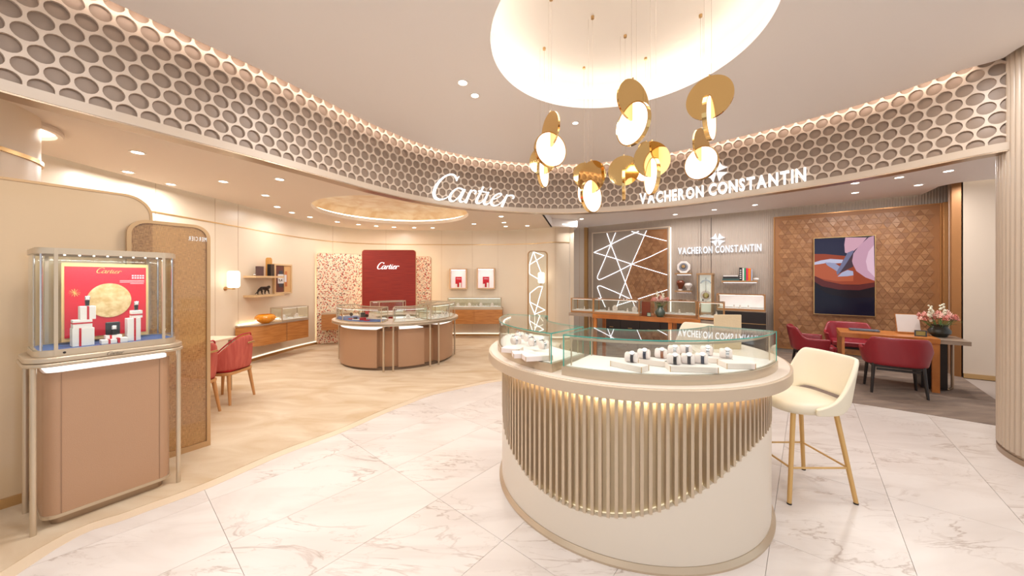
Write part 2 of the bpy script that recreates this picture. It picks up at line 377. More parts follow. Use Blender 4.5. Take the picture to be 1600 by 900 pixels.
MB().lathe((OC[0], OC[1], ZC), [(1.12, .07), (1.12, .11)], 96).build('light_strip', glow('oculus_strip', (255, 240, 222), 15), ceiling)
MB().ribbon([tuple(p) for p in offset(FC.p, -.088)][:-4], ZC+.018, ZC+.034).build('light_strip', glow('fascia_strip', (255, 234, 218), 24), ceiling)
# --- honeycomb fascia
fascia = thing('trim_1', 'curved honeycomb fascia of recessed taupe discs', None, kind='structure')
p_ = .1225; rr = .442*p_; RH = p_*.866; net = MB(); discs = []
def fpt(s, z, off):
    q, t = FC.at(s); return (q.x-t.y*off, q.y+t.x*off, z)
rows = 8; ncol = int(FC.L/p_)
for r_ in range(rows):
    zc = 2.755+r_*RH
    for c_ in range(ncol):
        sc_ = (c_+.5+(.5 if r_ % 2 else 0))*p_
        if sc_ > FC.L-p_*.3: continue
        M_ = 18; hexv = []; cv = []
        for i in range(M_):
            a = 2*PI*i/M_+PI/6
            # radius of the pointy-top hexagon at this angle
            hr = (p_/2)/math.cos(((a) % (PI/3))-PI/6 if False else (((a+PI/6) % (PI/3))-PI/6))
            hexv.append((sc_+hr*math.cos(a), zc+hr*math.sin(a))); cv.append((sc_+rr*math.cos(a), zc+rr*math.sin(a)))
        vs = [fpt(x, z, 0) for x, z in hexv]+[fpt(x, z, 0) for x, z in cv]+[fpt(x, z, .026) for x, z in cv]
        fs = []
        for i in range(M_):
            j = (i+1) % M_; fs += [(i, j, M_+j, M_+i), (M_+i, M_+j, 2*M_+j, 2*M_+i)]
        net.add(vs, fs)
        q, t = FC.at(sc_); discs.append((math.hypot(q.x, q.y), sc_, zc))
net.build('honeycomb_net', FAS, fascia, smooth=25)
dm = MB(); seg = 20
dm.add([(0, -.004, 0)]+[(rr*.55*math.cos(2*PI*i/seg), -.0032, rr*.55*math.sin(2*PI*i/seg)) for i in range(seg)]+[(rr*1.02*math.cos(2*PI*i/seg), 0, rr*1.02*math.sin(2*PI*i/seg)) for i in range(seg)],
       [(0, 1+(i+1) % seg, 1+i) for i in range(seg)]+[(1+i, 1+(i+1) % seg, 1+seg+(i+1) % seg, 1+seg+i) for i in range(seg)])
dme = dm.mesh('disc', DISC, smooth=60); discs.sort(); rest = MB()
def inview(s, z):
    q, t = FC.at(s); return q.y > .3 and abs(q.x/q.y) < 1.52 and 436-(z-EYE)*FPX/q.y > -25
vis = [d for d in discs if inview(d[1], d[2])]; ind = set((d[1], d[2]) for d in vis[:300])
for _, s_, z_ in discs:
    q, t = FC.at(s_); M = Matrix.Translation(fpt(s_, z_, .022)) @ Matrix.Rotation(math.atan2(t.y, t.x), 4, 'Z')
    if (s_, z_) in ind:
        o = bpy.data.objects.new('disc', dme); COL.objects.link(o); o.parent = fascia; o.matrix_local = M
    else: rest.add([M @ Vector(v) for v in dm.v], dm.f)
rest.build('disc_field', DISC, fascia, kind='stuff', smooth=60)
lipm = MB().ribbon(fin_ := [tuple(p) for p in offset(FC.p, -.012)], ZL, ZL+.068, .15, 1)
lipm.build('lower_lip', LIP, fascia)
MB().ribbon([tuple(p) for p in offset(FC.p, -.010)], ZL-.012, ZL-.001, .14, 1).build('soffit_plate', BRONZE, fascia)
MB().ribbon([tuple(p) for p in offset(FC.p, .05)], ZL+.05, 4.1, .07, 1).build('backing', FAS, fascia)
# --- fluted column
colm = thing('column', 'fluted pale taupe round column beside the fascia end', None, kind='structure')
MB().lathe((COLC[0], COLC[1], 0), [(COLR-.02, 0), (COLR-.02, 4.1)], 96).build('core', FAS, colm)
fl = MB(); nf = 14
fl.add([((.026*math.cos(PI*i/nf)), -.034*math.sin(PI*i/nf), z) for z in (.07, 4.1) for i in range(nf+1)], [(i, nf+1+i, nf+2+i, i+1) for i in range(nf)])
flm = fl.mesh('flute', LIP, smooth=60)
NFL = int(2*PI*COLR/.0545)
for i in range(NFL):
    a = 2*PI*i/NFL
    if not (R(95) < a < R(275)): continue
    o = bpy.data.objects.new('flute', flm); COL.objects.link(o); o.parent = colm
    o.matrix_local = Matrix.Translation((COLC[0]+(COLR-.02)*math.cos(a), COLC[1]+(COLR-.02)*math.sin(a), 0)) @ Matrix.Rotation(a+PI/2, 4, 'Z')
MB().lathe((COLC[0], COLC[1], 0), [(COLR+.012, 0), (COLR+.012, .045), (COLR, .05), (COLR, .07), (COLR-.02, .07)], 96).build('base_ring', BRONZE, colm)
# --- cream store walls
W1 = smooth_curve([(-5.05, 2.6), (-5.02, 3.4), (-4.97, 4.8), (-4.90, 6.1), (-4.86, 7.0), (-4.72, 7.95), (-4.42, 8.7), (-3.9, 9.12), (-3.15, 9.32), (-1.65, 9.42), (-.35, 9.40), (.45, 9.2), (.9, 8.9), (1.15, 8.78), (1.47, 8.85)], 8)
WP = Path(W1)
wall = MB().ribbon(W1, 0, 4.1, .1, 1).build('wall_back', WALLC, kind='structure', label='curved cream panelled wall of the inner salon')
MB().box((1.53, 9.6, 2.05), (.1, 1.5, 4.1)).build('wall_return', WALLC, wall)
MB().ribbon([tuple(p) for p in offset(W1, -.012)], 2.475, 2.492, .013, 1).build('trim_3', BRASS, kind='structure')
MB().ribbon([tuple(p) for p in offset(W1, -.02)], 0, .055, .02, 1).build('baseboard_back', BRASS, kind='structure')
MB().ribbon([tuple(p) for p in offset(W1, -.012)], .06, .085, .01, 1).build('base_light_strip', glow('base_led', (255, 238, 214), 1.3), wall)
for x in (243, 336, 372, 520, 603, 690, 738, 778, 822, 868):
    try: d = WP.hit(x)
    except TypeError: continue
    q, t = WP.at(d)
    MB().box((q.x+t.y*.001, q.y-t.x*.001, 1.6), (.005, .004, 3.2), math.atan2(t.y, t.x)).build('seam', mat('seam_dark', (196, 172, 146), .6), wall)  # thin darker strips mark the panel joints
# near wall block and bulkhead beside the tall display case
nb_ = smooth_curve([(-4.1, .2), (-3.78, 1.2), (-3.62, 2.0), (-3.66, 2.46), (-3.86, 2.84), (-4.3, 2.98), (-5.1, 3.0)], 8)
nwall = MB().ribbon(nb_, 0, 4.1, .12, 1).build('wall_left', WALLC, kind='structure', label='rounded cream wall end near the entrance')
MB().ribbon([tuple(p) for p in offset(nb_, -.014)], 2.47, 2.50, .015, 1).build('trim_2', BRASS, kind='structure')
MB().ribbon([tuple(p) for p in offset(nb_, -.02)], 0, .06, .02, 1).build('baseboard_left', BRASS, kind='structure')
# --- cream store ceiling with gold oculus
CO = (-2.3, 6.8)
fout = [tuple(p) for p in offset(FC.p, .09)]; cpi = next(i for i, p in enumerate(fout) if p[0] > .36)
wl = [tuple(p) for p in offset(W1, -.14)]
cb = fout[12:cpi]+[(.42, 6.0), (1.0, 8.6)]+wl[-14:8:-1]+[(-4.9, 2.9), (-4.6, .8)]
ceil2 = ring_slab(CO, 1.43, cb, 2.85, 2.90, 360).build('ceiling_inner', CEIL2, kind='structure', label='warm low ceiling of the inner salon with a gold lined round opening')
MB().lathe((CO[0], CO[1], 2.85), [(1.43, 0), (1.43, .07), (1.5, .07)], 72).build('oculus_lip', CEIL2, ceil2)
GLD = mat('mottled_gold_plaster', (226, 200, 164), .5, col2=(246, 234, 214), scale=3.5, detail=9, dist=.6)
MB().lathe((CO[0], CO[1], 2.85), [(1.75, .05), (1.75, .16), (1.6, .27), (1.3, .30), (0, .30)], 72).build('oculus_dome', GLD, ceil2)
MB().lathe((CO[0], CO[1], 2.85), [(1.52, .075), (1.52, .11)], 72).build('light_strip', glow('gold_oculus_strip', (255, 238, 210), 5), ceil2)
MB().ribbon([tuple(p) for p in offset(W1, -.15)][6:-4], 2.905, 2.93).build('light_strip', COVEM, ceil2)
# --- grey store ceiling
vpt = lambda x, off: (lambda v: (v.x, v.y))(vcw(x, 436, off))
vcb = fout[cpi:-2]+[(4.75, 3.4), (5.6, 3.3), (7.9, 4.75), (7.23, 5.2), (6.96, 5.37), (6.92, 5.45), (6.92, 5.62), (7.05, 5.80)]+[vpt(1440, .12), vpt(1200, .12), vpt(1000, .12), vpt(895, .12), (1.60, 9.9), (1.0, 8.6), (.42, 6.0)]
ceil3 = MB().prism(vcb, 3.05, 3.1).build('ceiling_outer', CEIL, kind='structure', label='pale ceiling above the grey salon')
MB().prism([(.38, 5.95), (.42, 5.95), (1.02, 8.7), (.98, 8.7)], 2.85, 3.06).build('ceiling_step', mat('white_step', (236, 232, 230), .5), ceil3)
MB().ribbon([vpt(x, .13) for x in (895, 1000, 1200, 1440)], 3.105, 3.13).build('light_strip', COVEM, ceil3)
MB().prism([(.95, 8.55), (1.65, 8.75), (1.75, 10.6), (.95, 10.4)], 2.86, 3.1).build('ceiling_infill', CEIL, ceil3)
# --- grey store walls
GREYW = reeded('grey_reeded_panel', (176, 162, 150), 28)
vwall = thing('wall_right', 'grey finely reeded back wall of the second salon', None, kind='structure')
def vslab(x0, x1, z0, z1, off0, off1, name, m, parent, **k):
    a, b, c, d = vcw(x0, 0, off0), vcw(x1, 0, off0), None, None
    n = Vector((VN.x, VN.y, 0))*(off1-off0)
    pl = [(a.x, a.y), (b.x, b.y), (b.x+n.x, b.y+n.y), (a.x+n.x, a.y+n.y)]
    return MB().prism(pl, z0, z1).build(name, m, parent, world=True, **k)
vslab(921, 1489, 0, 4.1, -.12, 0, 'panel', GREYW, vwall)
vslab(880, 917, 0, 4.1, -.12, .06, 'white_pilaster', mat('pale_pilaster', (214, 204, 194), .5), vwall)
vslab(917, 921.5, 0, 3.05, -.1, .09, 'brass_edge', BRASS, vwall)
vslab(905.5, 906, 0, 4.1, .05, .062, 'seam', mat('seam_dark', (196, 172, 146), .6), vwall)
vslab(921, 1475, 0, .1, 0, .02, 'baseboard', mat('grey_base', (150, 138, 128), .5), vwall)
ra = vcw(1480, 0, 0)
MB().prism([(7.70, 6.05), (7.14, 5.66), (7.2, 5.6), (7.78, 5.98)], 0, 4.1).build('return_panel', GREYW, vwall)
e = [P(1487, 588), P(1501.5, 590)]
MB().prism([(7.06, 5.56), (7.085, 5.46), (7.3, 5.6), (7.2, 5.72)], 0, 4.1).build('brass_pilaster', mat('amber_brass', (158, 112, 70), .35, .4), vwall)
rw = MB().prism([(7.10, 5.45), (7.36, 5.28), (8.4, 4.6), (8.45, 4.7), (7.3, 5.6)], 0, 4.1).build('wall_side', mat('cream_side_wall', (226, 210, 192), .45), kind='structure', label='plain cream wall between brass post and fluted column')
MB().prism([(7.09, 5.435), (7.35, 5.265), (8.39, 4.585), (8.4, 4.6), (7.10, 5.45)], .0, .07).build('baseboard_side', BRASS, kind='structure')
MB().ribbon([(6.99, 5.39), (7.27, 5.21), (7.9, 4.79)], 3.105, 3.13).build('light_strip', COVEM, ceil3)
# ================================================================ LIGHTS IN THE CEILINGS
def downlight(x, y, z, label, pw=SPOT, group=None, r=.05, size=.09, col=(1, .97, .93)):
    p = P(x, y, z); t = thing('downlight', label, 'ceiling light', (p.x, p.y, z), 0, group)
    MB().lathe((0, 0, 0), [(r*1.3, 0), (r*1.3, -.006), (r, -.006), (r, .0)], 20).build('ring', mat('white_trim_ring', (236, 230, 224), .4), t)
    MB().cyl((0, 0, -.001), (0, 0, -.004), r*.86, 16).build('lens', DOWN, t)
    if pw: area('lamp_'+t.name, (p.x, p.y, z-.03), size, pw, col)
    return t
G1 = 'small recessed downlights in the low cream ceiling'
cl = [(215, 238), (200, 268.5), (267, 287.8), (349, 283.6), (437, 280), (414.7, 305), (433, 323), (456, 332), (484.4, 339), (527, 346.5), (560, 350.5), (588, 353), (615.6, 354.8), (647, 355.5), (676, 356), (740.6, 349.7), (783, 338), (787.5, 347.5), (790, 353.5), (824, 352.5)]
ORD = 'first second third fourth fifth sixth seventh eighth ninth tenth eleventh twelfth'.split()
DLL = {0: 'downlight nearest the fascia above the tall cabinet, in the low cream ceiling', 3: 'downlight between wall row and fascia, on the entrance side of the gold oculus', 4: 'downlight just beside the gold oculus toward the entrance', 15: 'lone downlight between the gold oculus and the script sign',
       16: 'downlight closest under the fascia near the ceiling step', 17: 'middle downlight of the three grouped near the ceiling step', 18: 'downlight nearest the wall of the three grouped near the ceiling step', 19: 'downlight in the cream ceiling over the slim light screen'}
_k = 0
for i in range(20):
    if i not in DLL: DLL[i] = ORD[_k]+' downlight of the row along the curved cream wall, counting from the entrance'; _k += 1
for i, (x, y) in enumerate(cl):
    downlight(x, y, 2.85, DLL[i], SPOT if i in (1, 2, 3, 4, 5, 7, 9, 12, 15, 17) else 0, G1)
for x, y, lb in [(1336, 301, 'downlight in the pale ceiling nearest above the jewel screen'), (1336, 286, 'downlight above the jewel screen, closer to the fascia'), (1435, 289, 'downlight above the desk, closer to the tiled panel'), (1405, 277, 'downlight above the desk, closer to the fascia'), (1482, 267, 'downlight nearest the fluted column'),
    (908.7, 342, 'downlight near the brass edge of the light-line panel'), (1116, 327.6, 'downlight above the cross emblem of the grey wall'), (1179.7, 320, 'downlight above the last capital letters of the grey wall sign'), (1055, 335, 'downlight above the side of the light-line panel')]:
    downlight(x, y, 3.05, lb, SPOT*1.25, 'small recessed downlights over the grey salon', col=(1, .96, .92))
downlight(723, 129, ZC, 'recessed spotlight in the high ceiling, farther from the brass discs of the pair', 14, r=.045)
downlight(742, 149, ZC, 'recessed spotlight of the high ceiling pair nearer the honeycomb fascia', 10, r=.04)
downlight(899, 192, ZC, 'lone recessed spotlight in the high ceiling behind the hanging gold discs', 10, r=.035)
# extra area lamps spread just below the high ceiling, no fixtures modelled
for x, y in [(-1.6, 1.6), (-2.0, .4), (2.9, 1.6), (2.6, .2), (.9, .3), (-.6, -.2), (3.6, 2.6), (-1.2, 3.0)]:
    area('ceiling_extra_lamp', (x, y, ZC-.02), .3, 17, (1, .99, .985))
area('oculus_glow', (OC[0], OC[1], ZC+.2), 1.6, 26, (1, .95, .9))
area('gold_oculus_glow', (CO[0], CO[1], 3.05), 2.2, 12, (1, .93, .84))
t = thing('round_ceiling_lamp', 'large round white lit recess behind the rounded cream wall end', 'ceiling light', (-4.2, 2.85, 2.85))
MB().lathe((0, 0, 0), [(.31, 0), (.32, -.03), (.31, -.05), (.28, -.05), (.27, 0)], 40).build('rim', CEIL2, t)
MB().cyl((0, 0, -.005), (0, 0, -.02), .272, 40).build('diffuser', glow('lamp_diffuser', (255, 248, 236), 2.5), t)
area('lamp_round', (-4.2, 2.85, 2.78), .7, 8, (1, .92, .82))

# ================================================================ SCRIPT AND SANS LETTERING
CART = [   # strokes traced as pen paths: (points, widths)
 ([(492, 242), (470, 262), (458, 300), (452, 268), (425, 226), (372, 212), (300, 234), (222, 298), (166, 376), (140, 450), (146, 516), (190, 552), (250, 556), (310, 536), (368, 498)], [10, 14, 8, 12, 16, 18, 22, 28, 32, 34, 32, 26, 18, 12, 9]),
 ([(556, 430), (520, 408), (470, 402), (412, 440), (368, 500), (362, 560), (402, 582), (452, 556), (505, 500), (548, 432)], [14, 14, 14, 20, 28, 26, 16, 12, 12, 16]),
 ([(574, 420), (530, 500), (500, 562), (520, 588), (562, 582), (604, 548), (640, 490)], [20, 24, 26, 20, 12, 9, 9]),
 ([(662, 428), (622, 510), (584, 602)], [22, 28, 30]),
 ([(622, 500), (652, 458), (688, 434), (716, 438), (728, 458), (712, 478)], [8, 9, 12, 14, 18, 18]),
 ([(832, 384), (780, 486), (736, 576), (752, 608), (796, 602), (846, 556)], [22, 26, 28, 22, 12, 9]),
 ([(762, 440), (820, 448), (884, 462)], [9, 10, 9]),
 ([(904, 458), (856, 560), (842, 606), (872, 626), (920, 600), (962, 552)], [22, 28, 26, 20, 12, 9]),
 ([(928, 408), (940, 416)], [28, 26]),
 ([(962, 556), (1030, 536), (1082, 500), (1078, 480), (1046, 478), (990, 510), (950, 570), (946, 618), (984, 642), (1040, 630), (1092, 588), (1132, 540)], [8, 9, 12, 14, 14, 20, 26, 26, 18, 12, 9, 8]),
 ([(1166, 492), (1130, 572), (1092, 658)], [22, 28, 30]),
 ([(1120, 560), (1160, 520), (1206, 500), (1244, 506), (1258, 528), (1244, 546)], [8, 10, 12, 15, 18, 18])]
def script_strokes():
    out = []
    for pts, ws in CART:
        q = [(x/1200, (y)/1200) for x, y in pts]
        c = smooth_curve([(a, b, w_/1200) for (a, b), w_ in zip(q, ws)], 5) if len(q) > 2 else [(q[0][0], q[0][1], ws[0]/1200), (q[1][0], q[1][1], ws[1]/1200)]
        out.append(c)
    return out
def ribbon3(mb, stroke, place, th):      # place(x, y, depth) -> point ; stroke is a pen path in lettering space
    L = []; n = len(stroke)
    for i in range(n):
        a = stroke[max(i-1, 0)]; b = stroke[min(i+1, n-1)]; dx, dy = b[0]-a[0], b[1]-a[1]; d = math.hypot(dx, dy) or 1
        x, y, w_ = stroke[i]; nx, ny = -dy/d*w_/2, dx/d*w_/2; L.append(((x+nx, y+ny), (x-nx, y-ny)))
    vs = []
    for dep in (0, th):
        for l, r_ in L: vs += [place(l[0], l[1], dep), place(r_[0], r_[1], dep)]
    m = 2*n; fs = []
    for i in range(n-1):
        a = 2*i; fs += [(a, a+1, a+3, a+2), (m+a+1, m+a, m+a+2, m+a+3), (a, a+2, m+a+2, m+a), (a+3, a+1, m+a+1, m+a+3)]
    fs += [(1, 0, m, m+1), (m-2, m-1, 2*m-1, 2*m-2)]
    mb.add(vs, fs)
GROUPL = [[0], [1, 2], [3, 4], [5, 6], [7, 8], [9], [10, 11]]       # C a r t i e r
def script_sign(place, th, m, parent, side=None):
    S = script_strokes()
    for g in GROUPL:
        mb = MB()
        for k_ in g: ribbon3(mb, S[k_], place, th)
        mb.build('letter', m, parent, world=True, smooth=30)
def glyphs(text, size=1.0, bold=.02, gap=.06):
    out = []; x = 0
    for ch in text:
        if ch == ' ': x += .34*size; continue
        c = bpy.data.curves.new('glyph', 'FONT'); c.body = ch; c.size = size; c.offset = bold*size; c.resolution_u = 3
        o = bpy.data.objects.new('glyph', c); me = bpy.data.meshes.new_from_object(o); vs = [tuple(v.co) for v in me.vertices]; fs = [tuple(p.vertices) for p in me.polygons]
        bpy.data.objects.remove(o); bpy.data.curves.remove(c); bpy.data.meshes.remove(me)
        x0 = min(v[0] for v in vs); x1 = max(v[0] for v in vs)
        out.append(([(v[0]-x0+x, v[1]) for v in vs], fs)); x += x1-x0+gap*size
    return out, x-gap*size
def glyph_mesh(vs2, fs, place, th):
    n = len(vs2); vs = [place(x, y, 0) for x, y in vs2]+[place(x, y, th) for x, y in vs2]; cnt = {}
    for f in fs:
        for a, b in zip(f, f[1:]+f[:1]): cnt[(a, b)] = 1
    F = [tuple(f) for f in fs]+[tuple(i+n for i in f[::-1]) for f in fs]
    for (a, b) in cnt:
        if (b, a) not in cnt: F.append((b, a, a+n, b+n))
    return MB().add(vs, F)
CAPH = .73
# --- fascia sign "Cartier"
t = thing('store_sign', 'white lit script lettering on the honeycomb fascia', 'sign', tuple(FC.map(740, 300)))
def pl_f(x, y, d):
    X, Y = 660+x*1200/8.889, 250+y*1200/8.889; q = FC.map(X, Y); s = FC.hit(X); tt = FC.at(s)[1]; o_ = -.065+d
    return (q.x-tt.y*o_, q.y+tt.x*o_, q.z)
script_sign(pl_f, .03, SIGNW, t)
# --- fascia sign capitals
t = thing('store_sign', 'white lit capital lettering with cross emblem on the honeycomb fascia', 'sign', tuple(FC.map(1130, 300)))
gl, wd = glyphs('VACHERON CONSTANTIN', .165/CAPH, .022, .15)
s0, s1 = FC.hit(1000), FC.hit(1260.5)
for vs2, fs in gl:
    def pl(x, y, d):
        s = s0+(s1-s0)*x/wd; q, tt = FC.at(s); o_ = -.065+d; return (q.x-tt.y*o_, q.y+tt.x*o_, 2.738+y)
    glyph_mesh(vs2, fs, pl, .03).build('letter', SIGNW, t, world=True, smooth=0)
def cross(place, size, m, parent, th=.02):
    for k_ in range(4):
        a = PI/4+k_*PI/2; ca, sa = math.cos(a), math.sin(a)
        for sgn in (1, -1):
            poly = [(.05, .03*sgn), (.5, .30*sgn), (.42, 0)] ; poly = [(.04, 0)]+poly
            pts = [place((x*ca-y*sa)*size, (x*sa+y*ca)*size, 0) for x, y in poly]; pts2 = [place((x*ca-y*sa)*size, (x*sa+y*ca)*size, th if i else th) for i, (x, y) in enumerate(poly)]
            MB().add(pts+pts2, [(0, 1, 2, 3), (7, 6, 5, 4), (0, 1, 5, 4), (1, 2, 6, 5), (2, 3, 7, 6), (3, 0, 4, 7)]).build('emblem_arm', m, parent, world=True, smooth=0)
sc_ = FC.hit(1121); zc_ = FC.map(1121, 270).z
def plc(x, y, d): q, tt = FC.at(sc_+x); o_ = -.07+d; return (q.x-tt.y*o_, q.y+tt.x*o_, zc_+y)
cross(plc, .25, mat('emblem_silver', (225, 225, 232), .2, .4, emit=(255, 255, 255), es=.5), t)
# --- grey wall sign
t = thing('wall_sign', 'white lit capital lettering and cross emblem on the grey reeded wall', 'sign', tuple(vcw(1124, 388)))
a_, b_ = vcw(1059.5, 392, .05), vcw(1189.5, 387, .05); ln = (b_-a_).length; zb = 1.55+(436-397.2)*vcw(1060, 0, .05).y/FPX
gl, wd = glyphs('VACHERON CONSTANTIN', .165/CAPH, .014, .16)
for vs2, fs in gl:
    def pl(x, y, d):
        q = Vector((a_.x, a_.y, zb))+Vector((VD.x, VD.y, 0))*(x/wd*ln)-Vector((VN.x, VN.y, 0))*d; q.z += y; return q
    glyph_mesh(vs2, fs, pl, .03).build('letter', glow('wall_sign_white', (250, 250, 255), 1.3), t, world=True, smooth=0)
cc = vcw(1121, 374.5, .05)
def plc(x, y, d): return (cc.x+VD.x*x-VN.x*d, cc.y+VD.y*x-VN.y*d, cc.z+y)
cross(plc, .27, glow('wall_sign_white', (250, 250, 255), 1.3), t)
# ================================================================ PENDANT LAMPS
OPAL = mat('opal_diffuser', (255, 246, 240), .5, emit=(255, 242, 236), es=.95)
PD_ = .272
WIRE = mat('pale_wire', (150, 132, 112), .5)
def pendant(xg, yg, yw, Y, delta, label, xw=None, top=3.75):
    g = PD(xg, yg, Y); wv = PD(xg if xw is None else xw, yw, Y); x = (g.x+wv.x)/2
    cdir = Vector((-x, -Y)).normalized(); a = math.atan2(cdir.y, cdir.x)+R(delta)
    t = thing('pendant_lamp', label, 'pendant lamp', (x, Y, wv.z), a, 'gold disc pendant lamps under the oculus')
    dz = g.z-wv.z; r = PD_/2
    def disc(c, ax, th, rad, seg=48):
        ax = Vector(ax); c = Vector(c); mb = MB(); return mb.cyl(c-ax*th/2, c+ax*th/2, rad, seg)
    # local x = axis of the white disc; local y = axis of the gold disc
    disc((0, 0, 0), (1, 0, 0), .020, r-.004).build('light_disc', OPAL, t)
    rim = MB(); n = 64
    for k_ in range(n):
        b0, b1 = 2*PI*k_/n, 2*PI*(k_+1)/n
        pts = []
        for b in (b0, b1):
            for rad in (r-.005, r+.002):
                for xx in (-.0125, .0125): pts.append((xx, rad*math.cos(b), rad*math.sin(b)))
        rim.add(pts, [(0, 1, 5, 4), (2, 6, 7, 3), (0, 4, 6, 2), (1, 3, 7, 5)])
    rim.build('gold_rim', GOLD, t, smooth=60)
    disc((0, 0, dz), (0, 1, 0), .014, r).build('gold_disc', GOLD, t)
    for yy in (0,):
        MB().cyl((0.012, 0, dz+r-.004), (.012, 0, top-wv.z), .0010, 6).build('wire', WIRE, t)
        MB().cyl((-.03, 0, dz+r-.01), (-.03, 0, top-wv.z), .0007, 6).build('wire', WIRE, t)
    MB().cyl((0.0, 0, dz+r-.01), (0, 0, dz+r+.012), .006, 10).build('clamp', BRASS, t)
    MB().cyl((.012, 0, top-wv.z-.02), (.012, 0, top-wv.z+.001), .014, 12).build('ceiling_stud', BRASS, t)
pendant(989, 157, 194, 2.27, -44, 'large pendant of crossed gold and lit white discs, highest in the middle')
pendant(1108.4, 153, 185, 2.2, 78, 'pendant whose gold disc faces the room, white disc nearly edge-on, highest toward the column')
pendant(860, 203, 234, 2.72, 29, 'pendant with broad white disc below slim gold disc, closest to the script sign')
pendant(1018.7, 249, 276, 2.63, -70, 'pendant whose gold mirror disc reflects the honeycomb, over the first capital letters')
pendant(1094.5, 227, 255, 2.89, -25, 'pendant with broad white disc in front of the cross emblem', xw=1097)
pendant(924, 277, 306.7, 2.91, 55, 'low pendant with half-turned white disc between the two fascia signs')
pendant(974.7, 267, 290, 3.13, 89, 'pendant with gold disc facing the room and white disc exactly edge-on')
pendant(844, 250, 270, 3.30, 70, 'small pendant half hidden behind the broad white disc by the script sign', xw=853)
pendant(914, 275, 297, 3.6, -60, 'pendant mostly hidden behind the low half-turned one between the signs')
pendant(1010, 243, 262, 3.45, -35, 'pendant mostly hidden behind the honeycomb-reflecting gold disc')

# ================================================================ ROUND COUNTER
def cyl_hit(x, y, r):
    rx = (x-800)/FPX; A = rx*rx+1; B = -2*(rx*CX+CY); C_ = CX*CX+CY*CY-r*r; D = B*B-4*A*C_
    Y = (-B-math.sqrt(max(D, 0)))/(2*A); X = rx*Y; return math.atan2(Y-CY, X-CX), EYE-(y-HZ)*Y/FPX
cur = [cyl_hit(x, y, .963) for x, y in [(787, 668), (802, 710), (833, 756), (883.4, 791), (933.8, 806.7), (972.5, 809.8), (1011, 804.7), (1069.5, 783.4), (1108, 760), (1147, 727), (1178, 696), (1214, 655)]]
cur = [((a if a < 0.2 else a-2*PI), z) for a, z in cur]; cur.sort()
A0, A1 = R(-205), R(22)
cur = [(A0, .93), (R(-190), .80)]+[c for c in cur if c[0] > R(-185)]+[(R(-2), .80), (R(10), .93), (A1, .93)]
def hz_(a):
    for (a0, z0), (a1, z1) in zip(cur, cur[1:]):
        if a0 <= a <= a1:
            t = (a-a0)/(a1-a0); return z0+(z1-z0)*t
    return .93
def hsm(a): return sum(hz_(min(max(a+R(d), A0), A1)) for d in (-4, -2, 0, 2, 4))/5
ct = thing('display_counter', 'large round champagne counter with vertical slats, white stone top and cream plinth', 'counter', (CX, CY, 0))
n = 180; body = MB(); vs = []; ro, ri = .963, .935
for i in range(n+1):
    a = A0+(A1-A0)*i/n; h = hsm(a); c, s = math.cos(a), math.sin(a)
    vs += [(ro*c, ro*s, .035), (ro*c, ro*s, h), (ri*c, ri*s, h)]
body.add(vs, [q for i in range(n) for q in ((3*i, 3*i+3, 3*i+4, 3*i+1), (3*i+1, 3*i+4, 3*i+5, 3*i+2))])
body.build('plinth', CREAM, ct)
core = MB().lathe((0, 0, 0), [(.925, .03), (.925, .93)], 120, A0, A1); core.lathe((0, 0, 0), [(.55, 0), (.55, .93)], 60, A0, A1)
for a in (A0, A1):
    c, s = math.cos(a), math.sin(a); core.add([(.55*c, .55*s, 0), (.95*c, .95*s, 0), (.95*c, .95*s, .93), (.55*c, .55*s, .93)], [(0, 1, 2, 3)])
core.build('core', mat('pale_gold_backing', (226, 206, 172), .45), ct)
MB().lathe((0, 0, 0), [(.925, 0), (.985, 0), (.985, .012), (.967, .034), (.925, .034)], 120, A0, A1).build('base_trim', CHAMP, ct)
edge = MB(); vs = []
for i in range(n+1):
    a = A0+(A1-A0)*i/n; h = hsm(a)
    for r_, dz in ((.9275, .002), (.9345, .002), (.9345, .006), (.9275, .006)): vs.append((r_*math.cos(a), r_*math.sin(a), h+dz))
edge.add(vs, [(4*i+k_, 4*i+4+k_, 4*i+4+(k_+1) % 4, 4*i+(k_+1) % 4) for i in range(n) if hsm(A0+(A1-A0)*i/n) < .9 for k_ in range(4)])
edge.build('rim_light', glow('rim_led', (255, 236, 196), .9), ct)
MB().lathe((0, 0, 0), [(.928, .915), (.942, .915)], 120, A0, A1).build('under_top_light', glow('counter_led', (255, 240, 208), 95), ct)
NS = 139
for i in range(NS):
    a = -2*PI*i/NS+R(2)
    while a < A0: a += 2*PI
    if a > A1: continue
    h = min(hsm(a-.012), hsm(a+.012))
    if h > .90: continue
    sl = MB().box((.950, 0, (h+.929)/2), (.030, .0175, .929-h+.002)); M = Matrix.Rotation(a, 4, 'Z')
    sl.v = [tuple(M @ Vector(v)) for v in sl.v]; sl.build('slat', CHAMP, ct)
MB().sector((0, 0), .50, 1.07, A0, A1, .93, .997, 140).build('top_rim', mat('champagne_rim', (204, 184, 160), .32, .2), ct, bevel=.004)
MB().sector((0, 0), .53, 1.055, A0+.02, A1-.02, .997, 1.0, 140).build('top_surface', mat('cream_stone_top', (232, 220, 206), .2), ct)
